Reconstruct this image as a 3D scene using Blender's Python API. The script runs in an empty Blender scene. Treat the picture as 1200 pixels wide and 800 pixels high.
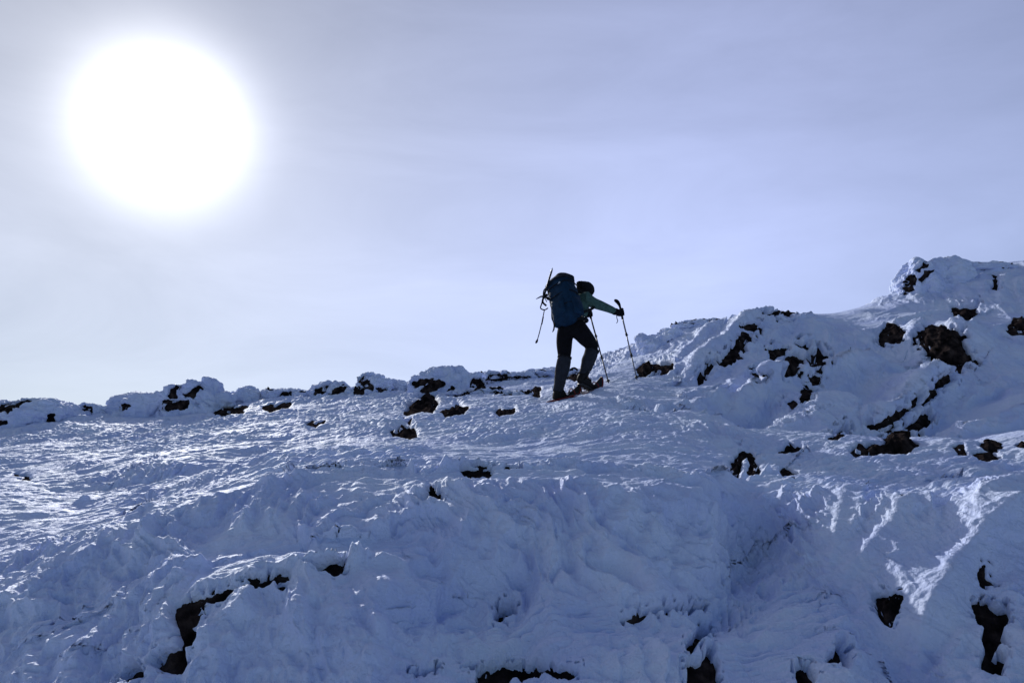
import bpy, bmesh, math, random
import numpy as np
from mathutils import Vector, Matrix
R = math.radians
sc = bpy.context.scene
COL = sc.collection
rng = np.random.default_rng(7)
random.seed(7)

# ------------------------------------------------------------------ camera
F = 867.0
PITCH = R(10)
CAMZ = 1.6
def ray(px, py):
    u = (px - 600.0) / F; v = (400.0 - py) / F
    return (u, math.cos(PITCH) - v * math.sin(PITCH), math.sin(PITCH) + v * math.cos(PITCH))
def at(px, py, D):
    d = ray(px, py); k = D / d[1]
    return Vector((d[0] * k, D, CAMZ + d[2] * k))
def project(x, y, z):
    zz = z - CAMZ
    dep = y * math.cos(PITCH) + zz * math.sin(PITCH)
    up = -y * math.sin(PITCH) + zz * math.cos(PITCH)
    dep = np.where(dep > 0.05, dep, 0.05)
    return 600 + F * x / dep, 400 - F * up / dep

cam = bpy.data.cameras.new("camera"); co = bpy.data.objects.new("camera", cam); COL.objects.link(co)
co.location = (0, 0, CAMZ); co.rotation_euler = (R(90) + PITCH, 0, 0)
cam.sensor_width = 36; cam.lens = 36 * F / 1200; cam.clip_start = 0.05; cam.clip_end = 5000
sc.camera = co

# ------------------------------------------------------------------ noise
L = 64
LAT = rng.random((L, L, L), dtype=np.float32) * 2 - 1
LATF = LAT.ravel()
def vnoise(x, y, z):
    xi = np.floor(x); yi = np.floor(y); zi = np.floor(z)
    fx = (x - xi).astype(np.float32); fy = (y - yi).astype(np.float32); fz = (z - zi).astype(np.float32)
    fx = fx * fx * fx * (fx * (fx * 6 - 15) + 10); fy = fy * fy * fy * (fy * (fy * 6 - 15) + 10); fz = fz * fz * fz * (fz * (fz * 6 - 15) + 10)
    x0 = xi.astype(np.int32) & 63; y0 = yi.astype(np.int32) & 63; z0 = zi.astype(np.int32) & 63
    x1 = (x0 + 1) & 63; y1 = (y0 + 1) & 63; z1 = (z0 + 1) & 63
    def g(a, b, c): return LATF[(a * 64 + b) * 64 + c]
    c00 = g(x0, y0, z0) * (1 - fx) + g(x1, y0, z0) * fx
    c10 = g(x0, y1, z0) * (1 - fx) + g(x1, y1, z0) * fx
    c01 = g(x0, y0, z1) * (1 - fx) + g(x1, y0, z1) * fx
    c11 = g(x0, y1, z1) * (1 - fx) + g(x1, y1, z1) * fx
    return (c00 * (1 - fy) + c10 * fy) * (1 - fz) + (c01 * (1 - fy) + c11 * fy) * fz
def fbm(x, y, z, o=3, g=0.5, lac=2.03):
    a = 1.0; s = 0; f = 1.0
    for i in range(o):
        s = s + a * vnoise(x * f + 17.3 * i, y * f + 5.1 * i, z * f + 9.7 * i); a *= g; f *= lac
    return s
def ridged(x, y, z, o=2, g=0.5):
    a = 1.0; s = 0; f = 1.0
    for i in range(o):
        n = 1 - np.abs(vnoise(x * f + 11.3 * i, y * f + 3.1 * i, z * f + 7.7 * i)) * 2
        s = s + a * n; a *= g; f *= 2.1
    return s
def sstep(a, b, x):
    t = np.clip((x - a) / (b - a), 0, 1); return t * t * (3 - 2 * t)

# ------------------------------------------------------------------ object helpers
def tag(o, label=None, cat=None, group=None, kind=None):
    if label: o["label"] = label
    if cat: o["category"] = cat
    if group: o["group"] = group
    if kind: o["kind"] = kind
    return o
def empty(name, loc, label, cat, group=None):
    o = bpy.data.objects.new(name, None); COL.objects.link(o); o.location = loc; o.empty_display_size = 0.1
    return tag(o, label, cat, group)
def link(name, me, mat, parent=None, smooth=True):
    o = bpy.data.objects.new(name, me); COL.objects.link(o)
    if mat: me.materials.append(mat)
    if smooth: me.shade_smooth()
    if parent:
        o.parent = parent; o.matrix_parent_inverse = Matrix.Translation(-parent.location)
    return o
def np_mesh(name, V, Q):
    me = bpy.data.meshes.new(name)
    V = np.ascontiguousarray(V, dtype=np.float32); Q = np.ascontiguousarray(Q, dtype=np.int32)
    n, k = Q.shape
    me.vertices.add(len(V)); me.vertices.foreach_set("co", V.ravel())
    me.loops.add(n * k); me.loops.foreach_set("vertex_index", Q.ravel())
    me.polygons.add(n); me.polygons.foreach_set("loop_start", np.arange(0, n * k, k, dtype=np.int32))
    me.update(calc_edges=True)
    return me

# ------------------------------------------------------------------ materials
def new_mat(name):
    m = bpy.data.materials.new(name); m.use_nodes = True
    nt = m.node_tree; b = nt.nodes["Principled BSDF"]
    return m, nt, b
def bump_chain(nt, b, scales, coord="Object"):
    tc = nt.nodes.new("ShaderNodeTexCoord"); prev = None
    for sc_, st, dist, det in scales:
        n = nt.nodes.new("ShaderNodeTexNoise"); n.inputs["Scale"].default_value = sc_; n.inputs["Detail"].default_value = det
        n.inputs["Roughness"].default_value = 0.6
        nt.links.new(tc.outputs[coord], n.inputs["Vector"])
        bp = nt.nodes.new("ShaderNodeBump"); bp.inputs["Strength"].default_value = st; bp.inputs["Distance"].default_value = dist
        nt.links.new(n.outputs["Fac"], bp.inputs["Height"])
        if prev: nt.links.new(prev.outputs["Normal"], bp.inputs["Normal"])
        prev = bp
    nt.links.new(prev.outputs["Normal"], b.inputs["Normal"])
def snow_mat():
    m, nt, b = new_mat("snow")
    tc = nt.nodes.new("ShaderNodeTexCoord")
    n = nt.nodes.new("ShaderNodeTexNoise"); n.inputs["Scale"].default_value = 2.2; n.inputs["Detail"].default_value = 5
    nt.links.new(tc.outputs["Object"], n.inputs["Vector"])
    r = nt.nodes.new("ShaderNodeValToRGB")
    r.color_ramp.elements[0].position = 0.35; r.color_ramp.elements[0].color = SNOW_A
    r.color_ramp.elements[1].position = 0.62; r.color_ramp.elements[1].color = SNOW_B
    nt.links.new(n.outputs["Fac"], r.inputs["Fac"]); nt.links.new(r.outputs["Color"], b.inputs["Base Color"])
    b.inputs["Roughness"].default_value = 0.6
    b.inputs["Specular IOR Level"].default_value = 0.14
    bump_chain(nt, b, [(24, 0.85, 0.024, 4), (90, 0.6, 0.007, 2)])
    return m
def rock_mat():
    m, nt, b = new_mat("dark_rock")
    tc = nt.nodes.new("ShaderNodeTexCoord")
    n = nt.nodes.new("ShaderNodeTexNoise"); n.inputs["Scale"].default_value = 9; n.inputs["Detail"].default_value = 8
    nt.links.new(tc.outputs["Object"], n.inputs["Vector"])
    r = nt.nodes.new("ShaderNodeValToRGB"); e = r.color_ramp.elements
    e[0].position = 0.35; e[0].color = (0.006, 0.006, 0.007, 1)
    e[1].position = 0.68; e[1].color = (0.060, 0.045, 0.041, 1)
    k = e.new(0.52); k.color = (0.024, 0.018, 0.018, 1)
    nt.links.new(n.outputs["Fac"], r.inputs["Fac"])
    n2 = nt.nodes.new("ShaderNodeTexNoise"); n2.inputs["Scale"].default_value = 30; n2.inputs["Detail"].default_value = 4
    nt.links.new(tc.outputs["Object"], n2.inputs["Vector"])
    r2 = nt.nodes.new("ShaderNodeValToRGB"); r2.color_ramp.elements[0].position = 0.72; r2.color_ramp.elements[1].position = 0.80
    nt.links.new(n2.outputs["Fac"], r2.inputs["Fac"])
    mx = nt.nodes.new("ShaderNodeMix"); mx.data_type = "RGBA"; mx.inputs["B"].default_value = (0.5, 0.55, 0.62, 1)
    nt.links.new(r2.outputs["Color"], mx.inputs["Factor"]); nt.links.new(r.outputs["Color"], mx.inputs["A"])
    nt.links.new(mx.outputs["Result"], b.inputs["Base Color"])
    b.inputs["Roughness"].default_value = 0.95; b.inputs["Specular IOR Level"].default_value = 0.0
    bump_chain(nt, b, [(14, 0.9, 0.04, 6), (60, 0.6, 0.01, 3)])
    return m
def fabric(name, col, rough=0.9, scale=60, spec=0.15):
    m, nt, b = new_mat(name)
    tc = nt.nodes.new("ShaderNodeTexCoord")
    n = nt.nodes.new("ShaderNodeTexNoise"); n.inputs["Scale"].default_value = 14; n.inputs["Detail"].default_value = 4
    nt.links.new(tc.outputs["Object"], n.inputs["Vector"])
    r = nt.nodes.new("ShaderNodeValToRGB")
    r.color_ramp.elements[0].position = 0.3; r.color_ramp.elements[0].color = tuple(c * 0.75 for c in col) + (1,)
    r.color_ramp.elements[1].position = 0.7; r.color_ramp.elements[1].color = tuple(min(1, c * 1.25) for c in col) + (1,)
    nt.links.new(n.outputs["Fac"], r.inputs["Fac"]); nt.links.new(r.outputs["Color"], b.inputs["Base Color"])
    b.inputs["Roughness"].default_value = rough; b.inputs["Specular IOR Level"].default_value = spec
    bump_chain(nt, b, [(18, 0.5, 0.02, 3), (scale * 5, 0.3, 0.002, 1)])
    return m
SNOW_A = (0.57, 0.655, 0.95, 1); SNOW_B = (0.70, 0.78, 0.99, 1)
SNOW = snow_mat(); ROCK = rock_mat()

# ------------------------------------------------------------------ sun and sky
SUNPX = (192, 145)
sd = Vector(ray(*SUNPX)).normalized()
sun_el = math.asin(sd.z); sun_az = math.atan2(sd.x, sd.y)
sun = bpy.data.lights.new("sun", "SUN"); so = bpy.data.objects.new("sun", sun); COL.objects.link(so)
so.rotation_euler = sd.to_track_quat("Z", "Y").to_euler(); so.location = (-20, 40, 30)
sun.energy = SUN_E = 2.55; sun.angle = R(0.6); sun.color = (1.0, 0.985, 0.96)
w = bpy.data.worlds.new("World"); sc.world = w; w.use_nodes = True
nt = w.node_tree; nt.nodes.clear()
N = nt.nodes.new; LK = nt.links.new
out = N("ShaderNodeOutputWorld"); bg = N("ShaderNodeBackground"); LK(bg.outputs[0], out.inputs[0])
sky = N("ShaderNodeTexSky"); sky.sky_type = "NISHITA"; sky.sun_disc = False
sky.sun_elevation = sun_el; sky.sun_rotation = sun_az; sky.air_density = 1.0; sky.dust_density = 0.0; sky.ozone_density = 3.0; sky.altitude = 1200
tc = N("ShaderNodeTexCoord")
def math_(op, a, b=None, clamp=False):
    n = N("ShaderNodeMath"); n.operation = op; n.use_clamp = clamp
    for i, v in enumerate((a, b)):
        if v is None: continue
        if isinstance(v, (int, float)): n.inputs[i].default_value = v
        else: LK(v, n.inputs[i])
    return n.outputs[0]
dot = N("ShaderNodeVectorMath"); dot.operation = "DOT_PRODUCT"; LK(tc.outputs["Generated"], dot.inputs[0]); dot.inputs[1].default_value = sd
ang = math_("ARCCOSINE", math_("MINIMUM", dot.outputs["Value"], 0.999999))
def lobe(sig, p=2.0):
    t = math_("POWER", math_("DIVIDE", ang, sig), p)
    return math_("EXPONENT", math_("MULTIPLY", t, -1.0))
def scalecol(fac, col):
    n = N("ShaderNodeVectorMath"); n.operation = "SCALE"; n.inputs[0].default_value = col; LK(fac, n.inputs["Scale"]); return n.outputs[0]
def addv(a, b):
    n = N("ShaderNodeVectorMath"); n.operation = "ADD"; LK(a, n.inputs[0]); LK(b, n.inputs[1]); return n.outputs[0]
# thin high cloud: streaky veil that scatters sunlight forward
mp = N("ShaderNodeMapping"); mp.inputs["Scale"].default_value = (1.6, 1.6, 5.5); mp.inputs["Rotation"].default_value = (0, R(6), 0)
LK(tc.outputs["Generated"], mp.inputs["Vector"])
cn = N("ShaderNodeTexNoise"); cn.inputs["Scale"].default_value = 1.3; cn.inputs["Detail"].default_value = 9; cn.inputs["Roughness"].default_value = 0.6; cn.inputs["Distortion"].default_value = 0.6
LK(mp.outputs[0], cn.inputs["Vector"])
veil = N("ShaderNodeMapRange"); LK(cn.outputs["Fac"], veil.inputs[0]); veil.inputs[1].default_value = 0.3; veil.inputs[2].default_value = 0.7
veil.inputs[3].default_value = 0.88; veil.inputs[4].default_value = 1.09
SKY_S = 0.062
sk = N("ShaderNodeVectorMath"); sk.operation = "SCALE"; LK(sky.outputs[0], sk.inputs[0]); gap = N("ShaderNodeMapRange"); LK(ang, gap.inputs[0]); gap.inputs[1].default_value = R(45); gap.inputs[2].default_value = R(95); gap.inputs[3].default_value = 0.35; gap.inputs[4].default_value = 1.0; LK(gap.outputs[0], sk.inputs["Scale"])
k = 1.0 / SKY_S
sep = N("ShaderNodeSeparateXYZ"); LK(tc.outputs["Generated"], sep.inputs[0])
thin = N("ShaderNodeMapRange"); LK(sep.outputs["Z"], thin.inputs[0]); thin.inputs[1].default_value = 0.25; thin.inputs[2].default_value = 0.62
thin.inputs[3].default_value = 1.0; thin.inputs[4].default_value = 0.53
broad = math_("MULTIPLY", math_("MULTIPLY", lobe(R(72), 4.2), veil.outputs[0]), thin.outputs[0])
hz = N("ShaderNodeMapRange"); LK(sep.outputs["X"], hz.inputs[0]); hz.inputs[1].default_value = -0.55; hz.inputs[2].default_value = 0.35
hz.interpolation_type = "SMOOTHSTEP"
cm = N("ShaderNodeMix"); cm.data_type = "RGBA"; cm.inputs["A"].default_value = (0.50 * k, 0.51 * k, 0.58 * k, 1); cm.inputs["B"].default_value = (0.50 * k, 0.555 * k, 0.86 * k, 1)
LK(hz.outputs[0], cm.inputs["Factor"])
cs = N("ShaderNodeVectorMath"); cs.operation = "SCALE"; LK(cm.outputs["Result"], cs.inputs[0]); low = N("ShaderNodeMapRange"); LK(sep.outputs["Z"], low.inputs[0]); low.inputs[1].default_value = 0.05; low.inputs[2].default_value = 0.40; low.inputs[3].default_value = 0.88; low.inputs[4].default_value = 1.0
LK(math_("MULTIPLY", broad, low.outputs[0]), cs.inputs["Scale"])
v = addv(sk.outputs[0], cs.outputs[0])
v = addv(v, scalecol(lobe(R(4.3), 2.0), (1.6 * k, 1.6 * k, 1.6 * k)))
v = addv(v, scalecol(lobe(R(11), 2), (0.12 * k, 0.12 * k, 0.12 * k)))
LK(v, bg.inputs["Color"]); bg.inputs["Strength"].default_value = SKY_S
sc.view_settings.view_transform = "Standard"; sc.view_settings.look = "None"; sc.view_settings.exposure = 0.24; sc.view_settings.gamma = 1
sc.cycles.use_denoising = True
sc.cycles.max_bounces = 5; sc.cycles.diffuse_bounces = 3
# ------------------------------------------------------------------ terrain: elevation slopes as a smooth field over (azimuth, ln distance)
COLS = {
 -300: [(800,3.2),(740,4),(680,5.5),(620,7.5),(560,11),(520,15),(560,22)],
 -120: [(810,3.1),(760,3.7),(700,4.9),(640,6),(590,7.5),(550,10),(510,14),(550,20)],
 0: [(820,3.2),(762,3.6),(712,3.95),(690,4.6),(640,5.8),(590,7),(545,9.2),(512,12),(492,15),(530,20)],
 75: [(800,3.15),(750,3.45),(700,3.8),(662,4.15),(655,4.7),(610,6),(575,7.2),(535,9.2),(505,12),(485,14.5),(525,20)],
 150: [(800,3.1),(745,3.45),(690,3.85),(628,4.45),(622,5.0),(590,6.2),(550,8),(515,10.5),(484,14),(520,20)],
 225: [(800,2.95),(745,3.1),(700,3.35),(672,3.6),(660,3.95),(600,4.8),(590,5.5),(568,6.4),(540,8),(510,10.5),(482,14),(520,20)],
 300: [(800,2.95),(745,3.15),(700,3.35),(676,3.5),(664,3.75),(652,4.1),(620,4.6),(577,5.2),(568,5.7),(545,7),(515,9),(487,12),(469,15),(510,21)],
 375: [(800,2.95),(735,3.2),(680,3.5),(665,3.65),(655,3.95),(640,4.2),(600,4.7),(562,5.3),(555,5.8),(535,7),(508,9),(482,12),(462,15),(505,21)],
 450: [(800,2.95),(735,3.25),(674,3.65),(664,3.95),(635,4.35),(590,4.8),(554,5.4),(549,5.9),(530,7),(500,9),(478,11.5),(457,15),(500,21)],
 525: [(800,3.0),(745,3.4),(710,3.8),(660,4.2),(610,4.6),(560,5.1),(550,5.6),(527,7),(500,8.8),(478,11),(456,14.5),(500,21)],
 600: [(800,3.1),(745,3.55),(705,3.95),(650,4.35),(600,4.7),(556,5.2),(548,5.8),(525,7),(500,8.3),(480,9.9),(457,13),(445,16),(490,22)],
 675: [(800,3.15),(740,3.6),(690,4.05),(640,4.45),(590,4.85),(556,5.3),(547,5.9),(522,7),(495,8.2),(448,12.5),(435,15.5),(480,21)],
 750: [(800,3.2),(740,3.65),(690,4.1),(640,4.5),(590,4.95),(558,5.4),(549,6),(520,7),(485,8.2),(430,12),(402,15),(440,20)],
 820: [(800,3.3),(740,3.8),(690,4.25),(640,4.65),(595,5.1),(565,5.7),(548,6.3),(515,7.4),(480,8.7),(452,9.9),(425,11.5),(395,13.5),(385,15.5),(430,21)],
 880: [(800,3.4),(740,4.0),(690,4.6),(640,5.2),(600,5.8),(565,6.3),(535,7.1),(500,8.3),(470,9.5),(435,11),(395,13),(364,15),(372,17),(410,22)],
 925: [(800,3.4),(740,4.1),(690,4.8),(640,5.4),(590,6.0),(560,6.5),(530,7.4),(498,8.5),(468,9.6),(440,11),(405,13),(356,15),(366,17),(400,22)],
 980: [(800,3.6),(740,4.1),(680,4.65),(620,5.15),(576,5.7),(552,6.8),(510,8),(472,9.3),(438,10.6),(405,12.5),(388,14.5),(369,18),(385,22)],
 1060: [(800,3.6),(745,4.05),(695,4.4),(640,4.75),(592,5.2),(570,6.1),(545,7),(517,8),(482,9.2),(440,10.4),(402,12),(362,14.5),(342,18),(355,23)],
 1120: [(800,3.6),(740,4.1),(695,4.45),(650,4.75),(602,5.05),(568,5.8),(545,6.8),(517,7.8),(480,8.8),(432,10.2),(392,11.5),(350,14.5),(318,18),(335,23)],
 1200: [(800,3.6),(740,4.0),(680,4.3),(625,4.55),(594,4.75),(590,5.2),(562,5.8),(540,6.8),(500,8),(450,9.5),(400,11.5),(350,15),(310,18),(330,23)],
 1400: [(800,3.5),(700,4.1),(620,4.5),(570,5),(520,7),(450,9),(380,12),(320,16),(290,19),(320,24)],
}
def remap(px, D):
    if D <= 3: return D
    if D <= 5.5: return 3 + (D - 3) * 0.66
    if D <= 10: return 4.65 + (D - 5.5) * (10 - 4.65) / 4.5
    k = 1 - 0.42 * min(1, max(0, (px - 740) / 120))
    return 10 + (D - 10) * k
CTRL = [(px, py, remap(px, D)) for px, l in COLS.items() for py, D in l]
CTRL += [(655, 472, 9.77), (672, 467, 9.85), (693, 458, 9.98), (708, 453, 10.1), (714, 451, 10.3), (747, 446, 10.25), (735, 452, 9.9), (690, 465, 9.5), (640, 476, 9.7)]
# ridges: crest points (px, py, D), height, width on the sunny side, width on the shaded side
RIDGES = [
 ([(-60,738,3.8),(0,706,4.05),(80,655,4.3),(150,621,4.55),(230,590,4.9),(320,568,5.2),(420,551,5.5)], .06, .35, .10),
 ([(-30,756,3.6),(30,745,3.65),(75,738,3.75)], .03, .2, .05),
 ([(178,690,3.8),(240,664,3.95),(290,655,4.1),(350,650,4.2)], .025, .35, .05),
 ([(203,703,3.42),(260,681,3.5),(330,665,3.62),(400,656,3.78),(480,655,3.9)], .035, .25, .05),
 ([(1230,560,4.9),(1200,580,4.75),(1165,622,4.55),(1120,680,4.4),(1080,748,4.0),(1060,790,3.65)], .22, .20, .08),
 ([(1230,548,5.3),(1180,562,5.2),(1150,592,4.95),(1145,640,4.6)], .08, .12, .08),
 ([(1012,571,5.9),(985,598,5.4),(976,640,5.0),(970,682,4.7)], .08, .12, .08),
 ([(1082,581,5.5),(1045,630,4.95),(1005,662,4.8),(970,688,4.65)], .09, .12, .10),
 ([(800,440,10.7),(820,415,11.6),(850,395,12.4),(880,372,14),(920,354,15)], .24, .35, .12),
 ([(790,425,11.8),(825,393,13),(850,375,14.2)], .2, .35, .12),
 ([(845,486,9.1),(880,468,9.6),(930,444,10.3),(1000,424,11),(1060,414,11.3)], .62, .45, .22),
 ([(1015,508,8.6),(1070,470,9.4),(1130,428,10.3)], .52, .45, .2),
 ([(885,504,8.5),(937,488,8.8)], .12, .4, .1),
 ([(770,488,8.6),(838,470,9.2)], .06, .5, .1),
 ([(178,583,6.3),(232,560,7.0),(262,556,7.3)], .09, .4, .15),
 ([(868,562,6.3),(915,546,6.9)], .06, .4, .1),
 ([(1000,395,13),(1040,378,14.2),(1075,370,14.5),(1140,362,14.5)], .16, .6, .3),
 ([(1062,402,12.2),(1072,385,13),(1078,368,13.8)], .12, .3, .1),
 ([(890,620,5.6),(905,570,6.0),(940,560,6.4)], .05, .3, .1),
 ([(0,610,6.3),(60,598,6.8),(115,582,7.3)], .05, .5, .12),
 ([(400,553,5.5),(500,549,5.5),(600,547,5.6),(700,549,5.7),(790,556,5.7),(850,572,5.7),(885,602,5.6)], .06, .25, .07),
 ([(1100,512,8.2),(1150,496,8.6),(1200,488,8.9),(1260,480,9)], .18, .5, .15),
 ([(1130,470,9.6),(1170,455,10),(1230,440,10.3)], .16, .5, .15),
 ([(850,470,9.9),(880,440,11),(905,415,12)], .12, .3, .1),
 ([(1130,560,6.3),(1200,545,6.7)], .05, .4, .12),
]
RIDGES = [([(px, py, remap(px, D)) for px, py, D in pts], h, wl, wr) for pts, h, wl, wr in RIDGES]
for pts, h, wl, wr in RIDGES:
    for px, py, D in pts:
        CTRL.append((px, py + F * h / D * 0.95, D))
# drop near-duplicate controls
kept = []
P_ = []
def to_field(px, py, D):
    d = ray(px, py); r = D / d[1]
    x, y, z = d[0] * r, D, d[2] * r
    rr = math.hypot(x, y)
    return math.atan2(x, y), math.log(rr), z / rr
rid_pts = [to_field(*c) for c in CTRL[len(CTRL) - sum(len(r[0]) for r in RIDGES):]]
base_pts = [to_field(*c) for c in CTRL[:len(CTRL) - len(rid_pts)]]
KL = 1.6
allp = list(rid_pts)
for p in base_pts:
    if all(math.hypot(p[0] - q[0], (p[1] - q[1]) * KL * 0.6) > 0.045 for q in rid_pts): allp.append(p)
for a in np.linspace(-0.8, 0.8, 9):
    for r_, z_ in ((1.2, 0.0), (1.8, 0.22), (2.3, 0.42)):
        allp.append((a, math.log(r_), (z_ - CAMZ) / r_))
    allp.append((a, math.log(60), -0.22)); allp.append((a, math.log(150), -0.25)); allp.append((a, math.log(35), -0.12 + 0.1 * max(a, 0)))
A = np.array(allp)
C0 = 0.035
def phi(a, l, a2, l2): return np.sqrt((a - a2) ** 2 + ((l - l2) * KL * 0.35) ** 2 + C0 ** 2)
n = len(A)
M = np.zeros((n + 3, n + 3)); M[:n, :n] = phi(A[:, 0][:, None], A[:, 1][:, None], A[:, 0][None], A[:, 1][None]) - np.eye(n) * 0.004
M[:n, n] = 1; M[:n, n + 1] = A[:, 0]; M[:n, n + 2] = A[:, 1]; M[n:, :n] = M[:n, n:].T
W = np.linalg.solve(M, np.concatenate([A[:, 2], np.zeros(3)]))
def field(az, lr):
    s = W[n] + W[n + 1] * az + W[n + 2] * lr
    for i in range(n):
        s = s + W[i] * phi(az, lr, A[i, 0], A[i, 1])
    return s
def base_height(X, Y):
    az = np.arctan2(X, Y); r = np.hypot(X, Y) + 1e-6
    azc = np.clip(az, -0.85, 0.85)
    e = field(azc, np.log(np.clip(r, 1.2, 160)))
    z = CAMZ + e * r
    pl = -0.02 + 0.1 * Y
    near = sstep(1.2, 2.0, r); side = 1 - sstep(0.8, 1.5, np.abs(az))
    return pl + (z - pl) * near * side

def seg_info(X, Y, a, b):
    dx, dy = b[0] - a[0], b[1] - a[1]; l2 = dx * dx + dy * dy
    t = np.clip(((X - a[0]) * dx + (Y - a[1]) * dy) / l2, 0, 1)
    ex, ey = X - (a[0] + t * dx), Y - (a[1] + t * dy)
    d = np.hypot(ex, ey); side = dx * ey - dy * ex        # >0: left of the direction of travel
    return d, side, t
def ridge_height(X, Y):
    H = np.zeros_like(X)
    wob = 0.06 * vnoise(X * 2.3, Y * 2.3, X * 0 + 3.3) + 0.025 * vnoise(X * 7, Y * 7, X * 0 + 8.3)
    for pts, h, wl, wr in RIDGES:
        P = [at(*p) for p in pts]
        # left of travel must be the sunny side (travel left->right / near->far for all lists); flip where it is not
        dmin = np.full(X.shape, 9e9); sg = np.zeros_like(X); tt = np.zeros_like(X)
        x0 = min(p.x for p in P) - 2; x1 = max(p.x for p in P) + 2; y0 = min(p.y for p in P) - 2; y1 = max(p.y for p in P) + 2
        m = (X > x0) & (X < x1) & (Y > y0) & (Y < y1)
        if not m.any(): continue
        Xm, Ym = X[m] + wob[m], Y[m] + wob[m] * 0.7
        dm = np.full(Xm.shape, 9e9); sm = np.zeros_like(Xm); tm = np.zeros_like(Xm); k = len(P) - 1
        for i in range(k):
            d, s, t = seg_info(Xm, Ym, P[i], P[i + 1])
            c = d < dm; dm = np.where(c, d, dm); sm = np.where(c, s, sm); tm = np.where(c, (i + t) / k, tm)
        mid = P[k // 2] if k > 1 else P[0]
        dv = P[-1] - P[0]; sx, sy = sd.x, sd.y
        if dv.x * sy - dv.y * sx < 0: sm = -sm
        w_ = np.where(sm > 0, wl, wr)
        prof = np.exp(-((dm / w_) ** 1.25))
        taper = sstep(-0.02, 0.25, tm) * (1 - sstep(0.75, 1.02, tm)) * 0.75 + 0.25
        endf = np.where((tm <= 0) | (tm >= 1), 0.9, 1)
        H[m] += h * prof * taper * endf
    return H

CREASES = [([(425,738,3.6),(480,716,3.8),(540,700,3.95),(600,692,4.1),(650,688,4.2)], .13, .10, .30),
 ([(330,612,4.6),(400,600,4.7),(460,612,4.7)], .05, .08, .2),
 ([(905,600,5.7),(890,650,5.2),(850,705,4.6),(800,740,4.2)], .24, .15, .35),
 ([(700,640,4.6),(760,625,4.75),(820,640,4.8)], .06, .08, .2),
 ([(500,760,3.4),(570,770,3.4),(680,775,3.35)], .06, .05, .15),
 ([(640,720,3.9),(740,722,3.8),(830,716,4.0)], .05, .04, .15),
 ([(430,560,5.2),(500,640,4.5),(505,690,4.1)], .05, .10, .2)]
CREASES = [([(px, py, remap(px, D)) for px, py, D in pts], h, wl, wr) for pts, h, wl, wr in CREASES]
def crease_depth(X, Y, Z):
    H = np.zeros_like(X)
    for pts, h, wl, wr in CREASES:
        xs = [p[0] for p in pts]; ys = [p[1] for p in pts]
        px, py = project(X, Y, Z)
        m = (px > min(xs) - 110) & (px < max(xs) + 110) & (py > min(ys) - 110) & (py < max(ys) + 110) & (np.hypot(X, Y) < 7) & (Y > 1.5)
        pm, qm, xm, ym, zm = px[m], py[m], X[m], Y[m], Z[m]
        s_ = F / np.hypot(xm, ym)
        pm = pm + 10 * vnoise(xm * 3, ym * 3, zm * 3 + 60) + 3 * vnoise(xm * 11, ym * 11, zm * 11); qm = qm + 12 * vnoise(xm * 3, ym * 3, zm * 3 + 70) + 4 * vnoise(xm * 11, ym * 11, zm * 11 + 5)
        dm = np.full(pm.shape, 9e9); sm = np.zeros_like(pm); tm = np.zeros_like(pm); k = len(pts) - 1
        for i in range(k):
            d, sd_, t = seg_info(pm, qm, pts[i], pts[i + 1]); c = d < dm
            dm = np.where(c, d, dm); sm = np.where(c, sd_, sm); tm = np.where(c, (i + t) / k, tm)
        w_ = np.where(sm < 0, wl, wr) * s_           # above the line: abrupt; below it: a gentle scoop
        H[m] += h * np.exp(-(dm / w_) ** 1.5) * sstep(-.02, .3, tm) * (1 - sstep(.7, 1.02, tm))
    return H

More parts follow.
